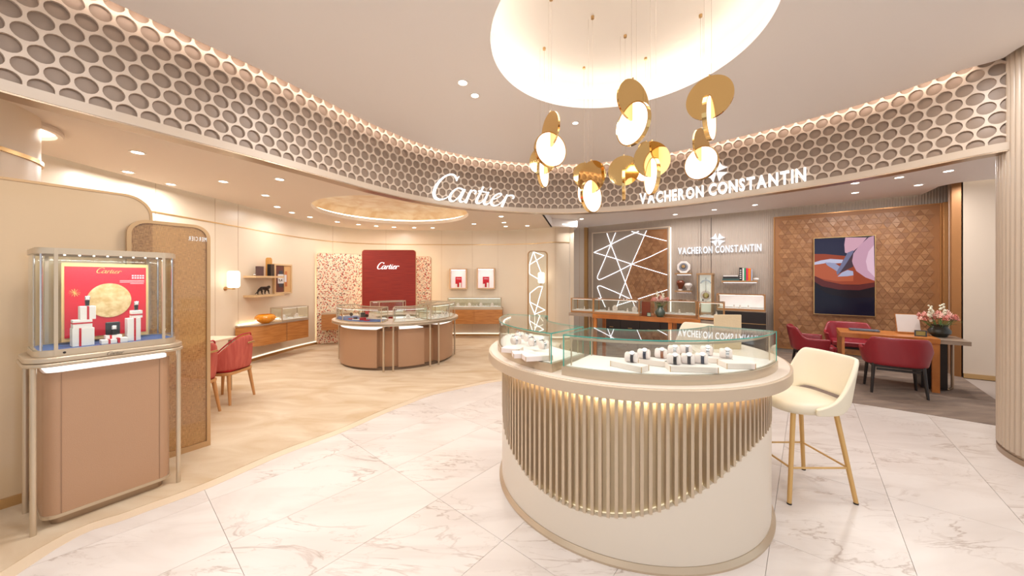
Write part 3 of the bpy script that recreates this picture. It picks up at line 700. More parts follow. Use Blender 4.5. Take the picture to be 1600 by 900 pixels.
# --- curved glass cases on the counter
def arc_case(label, c, r0, r1, a0, a1, z0, z1, base_h, deck=WHITED, frame=CHAMP, deckname='deck', green=True, posts=True, group=None, seg=28, topframe=False, g=.006, name='glass_case', mids=()):
    t = thing(name, label, 'display case', (c[0], c[1], z0), 0, group)
    MB().sector((0, 0), r0-.008, r1+.008, a0-.008, a1+.008, 0, base_h, seg).build('base', frame, t)
    MB().sector((0, 0), r0+.01, r1-.012, a0+.012, a1-.012, base_h, base_h+.004, seg).build(deckname, deck, t)
    h = z1-z0
    gp = lambda nm, mb, m=GLASS: mb.build(nm, m, t)
    gp('glass_front', MB().sector((0, 0), r1-g, r1, a0, a1, base_h, h-g, seg))
    gp('glass_back', MB().sector((0, 0), r0, r0+g, a0, a1, base_h, h-g, seg))
    for a in (a0, a1):
        ca, sa = math.cos(a), math.sin(a); m_ = MB().box(((r0+r1)/2*ca, (r0+r1)/2*sa, (base_h+h-g)/2), (r1-r0-2*g, g, h-g-base_h), a); gp('glass_side', m_)
    gp('glass_top', MB().sector((0, 0), r0, r1, a0, a1, h-g+.0005, h, seg))
    if green:
        e_ = MB().sector((0, 0), r1+.0002, r1+.0012, a0, a1, h-g, h, seg); e_.sector((0, 0), r0-.0012, r0-.0002, a0, a1, h-g, h, seg)
        for a in (a0, a1):
            ca, sa = math.cos(a), math.sin(a); e_.box(((r0+r1)/2*ca, (r0+r1)/2*sa, h-g/2), (r1-r0, .003, g), a)
            e_.box((r1*ca, r1*sa, (base_h+h)/2), (.005, .005, h-base_h), a)
            e_.box((r0*ca, r0*sa, (base_h+h)/2), (.004, .004, h-base_h), a)
        e_.build('green_edge', GREEN, t)
    fr = MB()
    ins = .03 if green else .0; rr_ = .004 if green else .008
    for a in (a0+(.035 if green else 0), a1-(.035 if green else 0))+tuple(mids):
        for r_ in (r1-ins, r0+ins): fr.cyl((r_*math.cos(a), r_*math.sin(a), base_h), (r_*math.cos(a), r_*math.sin(a), h-.012 if green else h), rr_, 8)
    if green: fr.sector((0, 0), r1-ins-.006, r1-ins+.002, a0+.035, a1-.035, h-.028, h-.016, seg)
    else:
        fr.sector((0, 0), r1-.008, r1+.003, a0, a1, h-.004, h+.010, seg); fr.sector((0, 0), r0-.003, r0+.008, a0, a1, h-.004, h+.010, seg)
        for a in (a0, a1): fr.box(((r0+r1)/2*math.cos(a), (r0+r1)/2*math.sin(a), h+.003), (r1-r0, .012, .014), a)
    fr.build('frame', frame, t)
    ls = MB().sector((0, 0), r1-ins-.012, r1-ins-.006, a0+.05, a1-.05, h-.026, h-.022, seg)
    ls.build('light_strip', glow('case_led' if green else 'island_led', (255, 250, 244), 7 if green else 2.5), t)
    return t
arc_case('long curved glass case with white deck over the slats of the round counter', (CX, CY), .62, .99, R(-126.5), R(-42.2), 1.0, 1.232, .05)
arc_case('shorter curved glass case on the round counter, facing the cream salon', (CX, CY), .62, .99, R(-202), R(-131.3), 1.0, 1.232, .05)
# trays and watches
ZD = 1.0545
def tray(label, x, y, lx, ly, rz, h=.03, z=ZD, group=None):
    p = P(x, y, z+h); t = thing('display_tray', label, 'tray', (p.x, p.y, z), rz, group)
    MB().box((0, 0, h/2), (lx, ly, h)).build('body', PINKW, t, bevel=.002)
    MB().box((0, 0, h+.0005), (lx-.006, ly-.006, .001)).build('lining', WHITE, t)
    b = MB()
    for sx in (-1, 1):
        for sy in (-1, 1): b.box((sx*(lx/2), sy*(ly/2), h/2), (.003, .003, h+.001))
    b.build('corner_trim', BRASS, t); return t
def watch(x, y, z, rz, label, strap=DARK, face=(240, 240, 245), s=1.0, clabel=None):
    p = P(x, y, z); t = thing('watch_cushion', clabel, 'cushion', (p.x, p.y, z-.027*s), rz)
    c = MB(); prof = []; nseg = 20; L_ = .033*s; r_ = .029*s
    for k_, (xx, rad) in enumerate([(-L_, 0), (-L_, r_*.8), (-L_*.8, r_), (L_*.8, r_), (L_, r_*.8), (L_, 0)]):
        for i in range(nseg):
            a = 2*PI*i/nseg; zz = rad*math.sin(a); zz = max(zz, -r_*.9); prof.append((xx, rad*math.cos(a), zz+r_*.93))
    c.add(prof, [(k_*nseg+i, (k_+1)*nseg+i, (k_+1)*nseg+(i+1) % nseg, k_*nseg+(i+1) % nseg) for k_ in range(5) for i in range(nseg)])
    c.build('pad', mat('watch_pad', (240, 226, 222), .6), t)
    wt = thing('watch', label, 'watch', (p.x, p.y, z-.027*s), rz)
    st = MB(); vs = []; m_ = 28; sw = .008*s; sx = L_*.25
    for i in range(m_):
        a = 2*PI*i/m_
        for xx, rad in ((sx-sw, r_+.0008), (sx+sw, r_+.0008), (sx+sw, r_+.003), (sx-sw, r_+.003)): vs.append((xx, rad*math.cos(a), max(rad*math.sin(a), -r_*.9)+r_*.93))
    st.add(vs, [(4*i+k_, 4*((i+1) % m_)+k_, 4*((i+1) % m_)+(k_+1) % 4, 4*i+(k_+1) % 4) for i in range(m_) for k_ in range(4)]); st.build('strap', strap, wt)
    a = R(-125) ; cpos = Vector((sx, (r_+.004)*math.cos(a), -(r_+.004)*math.sin(a)+r_*.93)); ax = Vector((0, math.cos(a), -math.sin(a)))
    MB().cyl(cpos-ax*.002, cpos+ax*.004, .0135*s, 24).build('case', STEEL, wt)
    MB().cyl(cpos+ax*.0041, cpos+ax*.0045, .011*s, 24).build('dial', mat('dial_%d_%d_%d' % face, face, .2), wt)
    return t
TR = R(-12)
for (x, y, lx, ly, rz, lab) in [(983, 567, .19, .075, R(130), 'pale blush tray at an angle near the end of the long curved case'),
    (1022, 561, .16, .09, R(150), 'pale tray behind the angled tray in the long curved case'),
    (1078, 569, .24, .12, R(-8), 'longest pale tray carrying three front watches in the long curved case'),
    (1116, 557, .16, .10, R(-12), 'pale tray between the longest tray and the lone-watch tray'),
    (1150, 565, .15, .10, R(-4), 'pale tray with a lone watch close to the stool end of the long curved case')]:
    tray(lab, x, y, lx, ly, rz)
wl_ = [(986.5, 558, DARK, 'dark-strapped watch, first from the script-sign end of the long case'), (1006, 553, mat('navy_strap', (40, 44, 66), .4), 'navy-strapped watch, second from the script-sign end of the long case'),
 (1033, 552, mat('tan_strap', (150, 92, 60), .5), 'tan-strapped watch behind the longest tray of the long case'), (1053, 547, STEEL, 'steel watch in the rear row, behind the first front watch of the longest tray'),
 (1053, 561, mat('black_strap', (30, 28, 34), .4), 'black-strapped watch, first of three along the longest tray'), (1072, 546, mat('grey_strap', (120, 116, 122), .4), 'grey-strapped watch in the rear row over the middle front watch'),
 (1074.7, 560.5, DARK, 'dark-strapped watch in the middle of the longest tray'), (1095.5, 560, mat('navy_strap', (40, 44, 66), .4), 'navy-strapped watch, last of three along the longest tray'),
 (1104, 548, STEEL, 'steel bracelet watch rearmost in the long case, near the lone-watch tray'), (1134, 552, STEEL, 'lone steel bracelet watch on the tray close to the stool')]
for x, y, st, lab in wl_:
    watch(x, y, 1.085+.027, R(-32), lab, st, clabel='white round cushion under the '+' '.join(lab.split()[:11]).replace(',', ''))
for (x, y, lx, ly, rz, lab) in [(839, 554, .17, .09, R(14), 'pale tray nearest the green-edged corner of the shorter curved case'), (818, 550, .14, .09, R(8), 'middle pale tray of the shorter curved case'), (800, 543, .13, .08, R(-20), 'pale tray deepest in the shorter curved case')]:
    tray(lab, x, y, lx, ly, rz)
for x, y, lab in [(850, 539, 'steel watch nearest the green-edged corner of the shorter case'), (834, 534, 'steel watch second from the green-edged corner of the shorter case'), (826, 528, 'steel watch in the rear row of the shorter case'),
    (806, 532, 'steel watch on the deepest tray of the shorter case'), (812, 525, 'steel watch farthest back in the shorter case')]:
    watch(x, y, 1.112, R(-150), lab, STEEL, clabel='white cushion under the '+lab)
p = P(1086, 569.5, ZD); t = thing('price_plaque', 'small oval gold plaque before the longest tray of the long case', 'plaque', (p.x, p.y, ZD))
MB().lathe((0, 0, 0), [(.0, 0), (.017, 0), (.017, .006), (0, .008)], 20).build('oval', BRASS, t)
p = PD(1135, 556, 2.75); t = thing('leather_board', 'square beige leather board standing on the rear edge of the round counter', 'board', (p.x-.01, 3.02-.3, 1.0), R(-4))
MB().box((0, 0, .135), (.205, .012, .27)).build('board', mat('beige_leather', (204, 182, 148), .6, bump=.2), t, bevel=.003)
MB().box((0, .03, .004), (.12, .06, .008)).build('foot', BRASS, t)

# ================================================================ BAR STOOLS
def shell(name, fn, nu, nv, m, parent, th=.028, sub=1):
    return MB().grid(fn, nu, nv).build(name, m, parent, solid=th, sub=sub, smooth=180)
def stool(loc, rz, label):
    t = thing('bar_stool', label, 'bar stool', loc, rz)       # local +x is the way it faces
    sm = lambda t_: t_*t_*(3-2*t_)
    def fn(u, v):
        a = R(-98+196*u); k_ = abs(u-.5)*2
        top = 1.0-.34*sm(max(0, (k_-.42)/.58)) ; bot = .70 if k_ < .35 else .70-.085*sm(min(1, (k_-.35)/.5))
        z = bot+(top-bot)*v; rad = .235+.035*(z-.6)/.4
        sx, sy = rad*1.0, rad*1.02; ex = .62
        cx_, cy_ = -math.cos(a), math.sin(a)
        x = sx*math.copysign(abs(cx_)**ex, cx_)-.0*v; y = sy*math.copysign(abs(cy_)**ex, cy_)
        return (x-.04*(z-.65), y, z)
    shell('backrest', fn, 28, 8, IVORY, t)
    s = MB(); ring = []
    for z, k_ in ((.605, .78), (.612, .93), (.64, 1.0), (.675, .98), (.69, .88)):
        for i in range(32):
            a = 2*PI*i/32; r_ = .235*k_; c, s_ = math.cos(a), math.sin(a); e_ = .62
            ring.append((r_*math.copysign(abs(c)**e_, c)*1.02, r_*math.copysign(abs(s_)**e_, s_), z))
    s.add(ring, [(k_*32+i, k_*32+(i+1) % 32, (k_+1)*32+(i+1) % 32, (k_+1)*32+i) for k_ in range(4) for i in range(32)]+[tuple(range(32))[::-1], tuple(range(128, 160))]); s.build('seat', IVORY, t, smooth=70)
    bm_ = mat('satin_brass_leg', (214, 174, 112), .35, .45)
    for sx, sy in ((1, -1), (-1, -1), (-1, 1), (1, 1)):
        f_ = Vector((sx*.23, sy*.215, 0)); h_ = Vector((sx*.15, sy*.15, .61))
        l = MB().cyl(f_+Vector((0, 0, .008)), h_, .0135, 12, .016).build('leg', bm_, t)
        MB().cyl(f_, f_+Vector((0, 0, .01)), .0145, 12).build('foot_pad', BLACK, l)
    at = lambda sx, sy, z: Vector((sx*(.23-.08*z/.61), sy*(.215-.065*z/.61), z))
    for a, b in (((1, -1), (-1, -1)), ((-1, -1), (-1, 1)), ((-1, 1), (1, 1)), ((1, 1), (1, -1))):
        zz = .235; MB().cyl(at(*a, zz), at(*b, zz), .007, 8).build('footrest', bm_, t)
    return t
st = stool((2.14, 2.60, 0), R(180), 'ivory leather bar stool with brass legs beside the round counter')
dup(st, (2.15, 4.15, 0), R(215), 'second ivory bar stool, seen through the glass behind the round counter')

# ================================================================ TALL DISPLAY CASE (cream store entrance)
S0 = (-2.87, 2.076); SR = R(58.5)
def rrect(x0, x1, y0, y1, r, seg=6):
    o = []
    for cx_, cy_, a0 in ((x1-r, y1-r, 0), (x0+r, y1-r, 90), (x0+r, y0+r, 180), (x1-r, y0+r, 270)):
        for i in range(seg+1): a = R(a0+90*i/seg); o.append((cx_+r*math.cos(a), cy_+r*math.sin(a)))
    return o
t = thing('showcase_stand', 'tall tan cabinet with bronze legs carrying a glass vitrine', 'cabinet', (S0[0], S0[1], 0), SR)
MB().prism(rrect(.035, .615, .015, .37, .07), .075, .965).build('body', TAUPE, t, bevel=.004)
MB().prism(rrect(.07, .58, .05, .34, .05), 0, .075).build('kick', BRONZE, t)
MB().prism(rrect(.03, .62, .01, .375, .07), .06, .08).build('lower_rim', CHAMP, t)
MB().prism(rrect(.05, .60, .03, .355, .06), .966, .985).build('lit_top', glow('plinth_light', (255, 252, 248), 1.6), t)
for x in (.105, .548): MB().box((x, .0145, .52), (.004, .003, .88)).build('seam', mat('body_seam', (148, 114, 88), .6), t)
for x, y in ((0, .01), (.65, .01), (0, .40), (.65, .40)): MB().cyl((x, y, 0), (x, y, 1.02), .0135, 16).build('leg', CHAMP, t)
MB().prism(rrect(-.04, .69, -.045, .445, .12), 1.012, 1.035).build('tray_lower', CHAMP, t, bevel=.006)
tu = MB().prism(rrect(-.035, .685, -.04, .44, .12), 1.037, 1.07).build('tray_upper', CHAMP, t, bevel=.006)
TM = wm(t)
def pl(x, y, d): return TM @ Vector((.285+(x-.11)*.08, -.0405-.002+d, 1.052-(y-.35)*.08+x*.008))
script_sign(pl, .002, mat('engraved_dark', (70, 52, 40), .4), tu)
v = thing('glass_vitrine', 'rounded glass vitrine with bronze frame on the tan cabinet', 'display case', (S0[0], S0[1], 1.071), SR)
VO = rrect(.0, .65, -.0, .40, .085)
def frame_ring(mb, poly_o, poly_i, z0, z1):
    n = len(poly_o); vs = [(p[0], p[1], z) for z in (z0, z1) for p in poly_o+poly_i]
    fs = []
    for i in range(n):
        j = (i+1) % n; fs += [(i, j, 2*n+j, 2*n+i), (n+j, n+i, 3*n+i, 3*n+j), (2*n+i, 2*n+j, 3*n+j, 3*n+i), (j, i, n+i, n+j)]
    return mb.add(vs, fs)
VI = rrect(.022, .628, .022, .378, .065)
frame_ring(MB(), VO, VI, 0, .038).build('base_frame', CHAMP, v)
MB().prism(VI, .0, .036).build('deck', BLUE, v)
frame_ring(MB(), VO, VI, .635, .668).build('top_frame', CHAMP, v)
MB().prism(rrect(.01, .64, .01, .39, .075), .668, .674).build('top_panel', CHAMP, v)
gl_ = MB(); frame_ring(gl_, rrect(.004, .646, .004, .396, .081), rrect(.008, .642, .008, .392, .077), .038, .635); gl_.build('glass', GLASS, v)
for x in (.083, .567): MB().box((x, .006, .335), (.016, .014, .665)).build('mullion', CHAMP, v)
for x in (.083, .567): MB().box((x, .394, .335), (.016, .014, .665)).build('mullion', CHAMP, v)
for x, y in ((.03, .03), (.62, .03), (.03, .37), (.62, .37)): MB().cyl((x, y, .038), (x, y, .635), .006, 8).build('corner_rod', STEEL, v)
for x in [.12+.06*i for i in range(8)]: MB().cyl((x, .04, .628), (x, .04, .636), .005, 10).build('mini_spot', glow('mini_spot', (255, 250, 240), 4), v)
MB().cyl((.115, -.002, .018), (.115, .002, .018), .007, 12).build('lock', BLACK, v)
area('vitrine_fill', tuple(wm(v) @ Vector((.325, .09, .62))), .5, 3.2, (1, .98, .96), (0, 0, SR), .08)  # area lamp added to brighten the red display, besides the mini spots
pb = thing('display_poster', 'red poster with a gold dial and gold script in a gold frame inside the vitrine', 'poster', (S0[0], S0[1], 1.071), SR)
PZ = 1.071
MB().box((.335, .262, (1.135+1.65)/2-PZ), (.41, .012, .535)).build('frame', mat('gold_foil', (226, 190, 132), .4, .3), pb)
MB().box((.335, .2545, (1.148+1.637)/2-PZ), (.385, .003, .487)).build('print', REDP, pb)
MB().box((.335, .2525, 1.16-PZ+.17), (.36, .0005, .0001)).build('print_edge', REDP, pb)
def ell(cx_, cz_, rx, rz_, y, th, n=48): return [(cx_+rx*math.cos(2*PI*i/n), y, cz_+rz_*math.sin(2*PI*i/n)) for i in range(n)]
MB().flat(ell(.343, 1.397-PZ, .107, .122, .2525, 0), (0, 1, 0), -.004).build('dial', mat('gold_sunburst', (214, 178, 120), .35, .4, col2=(240, 214, 164), scale=30), pb)
PM = wm(pb)
def pl(x, y, d): return PM @ Vector((.283+(x-.11)*.125, .2505+d, 1.628-PZ-(y-.17)*.125+x*.011))
script_sign(pl, .002, mat('gold_print', (232, 190, 110), .4, .2), pb)
tx = MB()
for r_ in range(2):
    for i in range(5): tx.box((.458+i*.0135, .2522, 1.575-PZ-r_*.017), (.010, .001, .011))
for r_ in range(3): tx.box((.455 if r_ < 2 else .48, .2522, 1.538-PZ-r_*.011), (.125 if r_ < 2 else .07, .001, .004))
tx.build('small_print', mat('print_pink', (240, 170, 176), .5), pb)
stp = MB()
for k_ in range(6):
    a = PI*k_/6; stp.flat([(.185+.026*math.cos(a)*s_-.0015*math.sin(a), .2522, 1.455-PZ+.026*math.sin(a)*s_) for s_ in (-1, 1)]+[(.185+.026*math.cos(a)*s_+.0015*math.sin(a), .2522, 1.455-PZ+.026*math.sin(a)*s_+.0015) for s_ in (1, -1)], (0, 1, 0), -.001)
stp.build('star_print', mat('gold_print', (222, 176, 96), .35, .5), pb)
def gift(label, x0, x1, z0, z1, y0, y1, ribbon='v', px=.5):
    g_ = thing('gift_box', label, 'gift box', (S0[0], S0[1], 0), SR)
    c = ((x0+x1)/2, (y0+y1)/2, (z0+z1)/2); MB().box(c, (x1-x0, y1-y0, z1-z0)).build('box', WHITE, g_, bevel=.0015)
    if ribbon == 'v': rx = x0+(x1-x0)*px; MB().box((rx, c[1], c[2]), (.010, y1-y0+.002, z1-z0+.002)).build('ribbon', REDP, g_)
    else: MB().box((c[0], c[1], z0+(z1-z0)*px), (x1-x0+.002, y1-y0+.002, .010)).build('ribbon', REDP, g_)
Z0 = 1.108
gift('large white gift box with upright red ribbon, bottom of the taller stack', .155, .248, Z0, 1.225, .08, .17, 'v', .35)
gift('flat white gift box with level red band, middle of the taller stack', .158, .24, 1.226, 1.28, .085, .165, 'h', .6)
gift('white gift box with central red ribbon, topmost of the taller stack', .188, .256, 1.281, 1.368, .09, .16, 'v', .5)
gift('tall white gift box with upright red ribbon near the vitrine side post', .40, .465, Z0, 1.268, .08, .16, 'v', .55)
gift('small white gift box with level red band on the tall box', .422, .476, 1.269, 1.322, .09, .15, 'h', .45)
gift('low white gift box flat on the blue deck, between the two stacks', .275, .345, Z0, 1.135, .05, .12, 'v', .5)
gift('low white gift box under the black pouch', .30, .375, 1.136, 1.16, .09, .15, 'v', .3)
gift('small white gift box beside the tall box on the blue deck', .35, .395, Z0, 1.14, .05, .11, 'v', .1)
t = thing('black_pouch', 'black watch pouch leaning upright in the centre of the vitrine', 'pouch', (S0[0], S0[1], 0), SR)
MB().box((.338, .13, 1.205), (.068, .022, .088)).build('pouch', mat('black_leather', (26, 24, 28), .35), t, bevel=.006)
def mini_watch(x, y, z, label, k_=1.0):
    t = thing('small_watch', label, 'watch', (S0[0], S0[1], 0), SR)
    MB().box((x, y, z+.02), (.020, .018, .036), 0, .8).build('stand', mat('black_leather', (26, 24, 28), .35), t)
    MB().box((x, y-.010, z+.052), (.024, .008, .026)).build('case', STEEL, t, bevel=.003)
    MB().box((x, y-.0145, z+.052), (.016, .001, .018)).build('dial', WHITE, t)
    MB().box((x, y, z+.001), (.026, .02, .002)).build('foot', STEEL, t)
mini_watch(.222, .12, 1.370, 'small steel watch on a stand atop the taller stack of gift boxes')
mini_watch(.449, .12, 1.323, 'small steel watch on a stand atop the small banded gift box')
mini_watch(.338, .10, 1.161, 'small steel watch in front of the black pouch')

# ================================================================ WOVEN PARTITION
t = thing('woven_screen', 'freestanding woven cane screen in a rounded bronze frame behind the tall cabinet', 'partition', (-3.102, 2.784, 0), R(57.7))
def arch(x0, x1, z0, z1, r, seg=10):
    o = [(x0, z0), (x1, z0)]
    o += [(x1-r+r*math.cos(R(90*i/seg)), z1-r+r*math.sin(R(90*i/seg))) for i in range(seg+1)]
    o += [(x0+r+r*math.cos(R(90+90*i/seg)), z1-r+r*math.sin(R(90+90*i/seg))) for i in range(seg+1)]; return o
ao = arch(0, .528, 0, 2.04, .12); ai = arch(.026, .502, .055, 2.014, .096); mb = MB(); n = len(ao)
vs = [(x, y, z) for y in (-.02, .02) for x, z in ao+ai]; fs = []
for i in range(n):
    j = (i+1) % n; fs += [(i, j, n+j, n+i), (2*n+j, 2*n+i, 3*n+i, 3*n+j), (j, i, 2*n+i, 2*n+j), (n+i, n+j, 3*n+j, 3*n+i)]
mb.add(vs, fs).build('frame', mat('screen_bronze', (196, 160, 118), .3, .5), t)
MB().flat([(x, .004, z) for x, z in ai], (0, 1, 0), -.008).build('woven_panel', woven(), t)
MB().flat([(x, -.012, z) for x, z in ai], (0, 1, 0), -.003).build('glass', GLASS, t)
TM = wm(t); gl, wd = glyphs('MERCIER', .05/CAPH, 0, .32)
for vs2, fs in gl:
    glyph_mesh([(-x, y) for x, y in vs2], [f[::-1] for f in fs], lambda x, y, d: TM @ Vector((.500+x/wd*.125+.0*y, -.018+d, 1.895+y*.8)), .002).build('letter', glow('letter_white', (255, 255, 255), 1.0), t, world=True, smooth=0)  # mirrored reflection of a sign in the glass, put on as glowing letters
# big rounded wall panel behind the tall case
t = thing('rounded_wall_panel', 'broad cream lacquered panel with rounded bronze edge behind the tall cabinet', 'panel', (-3.41, 2.37, 0), R(57.5), kind=None)
ao = arch(-1.2, .672, 0, 2.24, .16); ai = arch(-1.19, .655, .0, 2.222, .15)
MB().flat([(x, 0.0, z) for x, z in ai], (0, 1, 0), .03).build('panel', mat('lacquer_panel', (212, 184, 148), .12, coat=.5), t)
mb = MB(); n = len(ao); vs = [(x, y, z) for y in (-.006, .034) for x, z in ao+ai]; fs = []
for i in range(n):
    j = (i+1) % n; fs += [(i, j, n+j, n+i), (2*n+j, 2*n+i, 3*n+i, 3*n+j), (j, i, 2*n+i, 2*n+j), (n+i, n+j, 3*n+j, 3*n+i)]
mb.add(vs, fs).build('edge_band', mat('screen_bronze', (196, 160, 118), .3, .5), t)
MB().box((-.25, -.01, .035), (1.85, .02, .07)).build('skirting', BRASS, t)
# ================================================================ CREAM SALON
def wcm(x, y, off=0.0):
    q = WP.map(x, y); d = WP.hit(x); t_ = WP.at(d)[1]; n_ = Vector((t_.y, -t_.x)); 
    if off: 
        k_ = off; q2 = Vector((q.x+n_.x*k_, q.y+n_.y*k_)); return Vector((q2.x, q2.y, q.z))
    return q
def wrot(x): t_ = WP.at(WP.hit(x))[1]; return math.atan2(t_.y, t_.x)
# floral panels and the red panel
FLOR = bpy.data.materials.new('floral_marquetry')
def mkflor():
    m = FLOR; m.use_nodes = True; nt = m.node_tree; N = nt.nodes; L = nt.links; b = N['Principled BSDF']; b.inputs['Roughness'].default_value = .6
    tc = N.new('ShaderNodeTexCoord'); dn = N.new('ShaderNodeTexNoise'); dn.inputs['Scale'].default_value = 14; L.new(tc.outputs['Object'], dn.inputs['Vector'])
    vs = N.new('ShaderNodeVectorMath'); vs.operation = 'SCALE'; vs.inputs[3].default_value = .07; L.new(dn.outputs['Color'], vs.inputs[0])
    va = N.new('ShaderNodeVectorMath'); L.new(tc.outputs['Object'], va.inputs[0]); L.new(vs.outputs[0], va.inputs[1])
    prev = None
    cols = [((236, 222, 196), (206, 84, 62), 20, .030, 0), (None, (98, 58, 46), 19, .026, 3.3), (None, (222, 128, 88), 24, .022, 7.1), (None, (176, 60, 46), 22, .018, 11.7)]
    base = None
    for c0, c1, sc, th, of in cols:
        mp = N.new('ShaderNodeMapping'); mp.inputs['Location'].default_value = (of, of, of); mp.inputs['Scale'].default_value = (1, 1, 1); L.new(va.outputs[0], mp.inputs[0])
        v = N.new('ShaderNodeTexVoronoi'); v.inputs['Scale'].default_value = sc; L.new(mp.outputs[0], v.inputs['Vector'])
        mr = N.new('ShaderNodeMapRange'); L.new(v.outputs['Distance'], mr.inputs[0]); mr.inputs[1].default_value = .25; mr.inputs[2].default_value = .29; mr.inputs[3].default_value = 1; mr.inputs[4].default_value = 0
        mx = N.new('ShaderNodeMix'); mx.data_type = 'RGBA'; L.new(mr.outputs[0], mx.inputs[0])
        if base is None: mx.inputs[6].default_value = lin(c0)
        else: L.new(base, mx.inputs[6])
        mx.inputs[7].default_value = lin(c1); base = mx.outputs[2]
    L.new(base, b.inputs['Base Color'])
mkflor()
def rpanel(name, label, a, b_, z0, z1, r, th, m, cat='panel'):
    a = Vector(a); b_ = Vector(b_); d = b_-a; L_ = d.length; t = thing(name, label, cat, (a.x, a.y, 0), math.atan2(d.y, d.x))
    o = [(r+0-r*math.cos(R(90*i/6)), z0+r-r*math.sin(R(90*i/6))) for i in range(7)]+[(L_-r+r*math.sin(R(90*i/6)), z0+r-r*math.cos(R(90*i/6))) for i in range(7)]
    o += [(L_-r+r*math.cos(R(90*i/6)), z1-r+r*math.sin(R(90*i/6))) for i in range(7)]+[(r-r*math.sin(R(90*i/6)), z1-r+r*math.cos(R(90*i/6))) for i in range(7)]
    MB().flat([(x, 0, z) for x, z in o], (0, 1, 0), th).build('board', m, t)
    MB().flat([(x*1.0, .001, z) for x, z in [(p[0]+(.008 if p[0] > L_/2 else -.008), p[1]+(.008 if p[1] > (z0+z1)/2 else -.008)) for p in o]], (0, 1, 0), th-.002).build('edge_band', mat('panel_edge_bronze', (196, 160, 118), .35, .4), t)
    lsm = MB(); s_ = .05
    for x in (s_, L_-s_): lsm.box((x, th+.02, (z0+z1)/2), (.02, .015, z1-z0-.2))
    lsm.box((L_/2, th+.02, z1-s_), (L_-.2, .015, .02)); lsm.build('back_light', glow('panel_backlight', (255, 232, 190), 9), t)
    lsb = MB()
    for x in (.2, L_-.2): lsb.box((x, th+.06, (z0+z1)/2), (.03, .12, .3))
    lsb.build('bracket', BRONZE, t); return t
rpanel('floral_panel', 'tall cream panel with red and brown flower sprigs beside the shelves', (-4.60, 8.16), (-3.45, 8.72), .02, 2.16, .07, .05, FLOR)
rpanel('floral_panel', 'narrow cream flower-sprig panel on the niche side of the red panel', (-2.75, 8.80), (-2.07, 8.84), .02, 2.12, .07, .05, FLOR)
rp = rpanel('red_feature_board', 'tall red woven panel carrying white script lettering', (-3.61, 8.34), (-2.34, 8.40), .02, 2.25, .07, .05, mat('red_woven_panel', (160, 42, 28), .5, col2=(138, 30, 22), scale=30, stretch=(.1, 1, 3)))
def pl(x, y, d):
    q = PD(589.5+(x-.11)*35.5, 411+(y-.17)*34-x*4, 8.31); return (q.x, q.y+d-.0, q.z)
script_sign(pl, .03, glow('letter_white_soft', (255, 250, 245), 1.6), rp)
# niches
for x0, x1, y0, y1, lab, k_ in [(703.5, 730.5, 420, 451.5, 'lit wall niche with red card, next to the flower panel', 0), (745.5, 773.5, 419, 451.5, 'lit wall niche with red card, next to the slim light screen', 1)]:
    t0_, t1_ = wcm(x0, y0), wcm(x1, y1); cx_ = (t0_.x+t1_.x)/2; w_ = t1_.x-t0_.x; z1, z0 = t0_.z, t1_.z; yb = t0_.y-.14
    t = thing('wall_niche', lab, 'niche', (cx_, yb, 0))
    mb = MB(); 
    for sx in (-1, 1): mb.box((sx*(w_/2-.015), .06, (z0+z1)/2), (.03, .14, z1-z0))
    for z in (z0+.015, z1-.015): mb.box((0, .06, z), (w_-.06, .14, .03))
    mb.build('frame', mat('niche_oak', (206, 170, 132), .4), t)
    MB().box((0, .12, (z0+z1)/2), (w_-.06, .01, z1-z0-.06)).build('lit_back', mat('niche_white', (240, 226, 226), .5, emit=(255, 240, 242), es=.28), t)
    MB().box((0, .02, z1-.035), (w_-.1, .02, .008)).build('light_strip', glow('case_led2', (255, 250, 246), 6), t)
    q = thing('red_card', 'small red card with white boxes inside the niche '+('near the flower panel' if k_ == 0 else 'near the slim light screen'), 'card', (cx_, yb, 0))
    MB().box((.0, .09, z0+.19), (.17, .012, .28)).build('card', REDP, q)
    MB().box((-.055, .05, z0+.085), (.05, .04, .11)).build('white_box', WHITE, q); MB().box((.05, .05, z0+.10), (.05, .04, .14)).build('white_box', WHITE, q)
    MB().box((.0, .07, z0+.04), (.18, .06, .018)).build('foot', WHITE, q)
    TMq = wm(q)
    for i_ in range(1):
        script_sign(lambda x, y, d, TMq=TMq: TMq @ Vector((-.065+x*.13, .083+d, z0+.325-y*.13+x*.012)), .001, glow('letter_white', (255, 255, 255), 1.0), q)
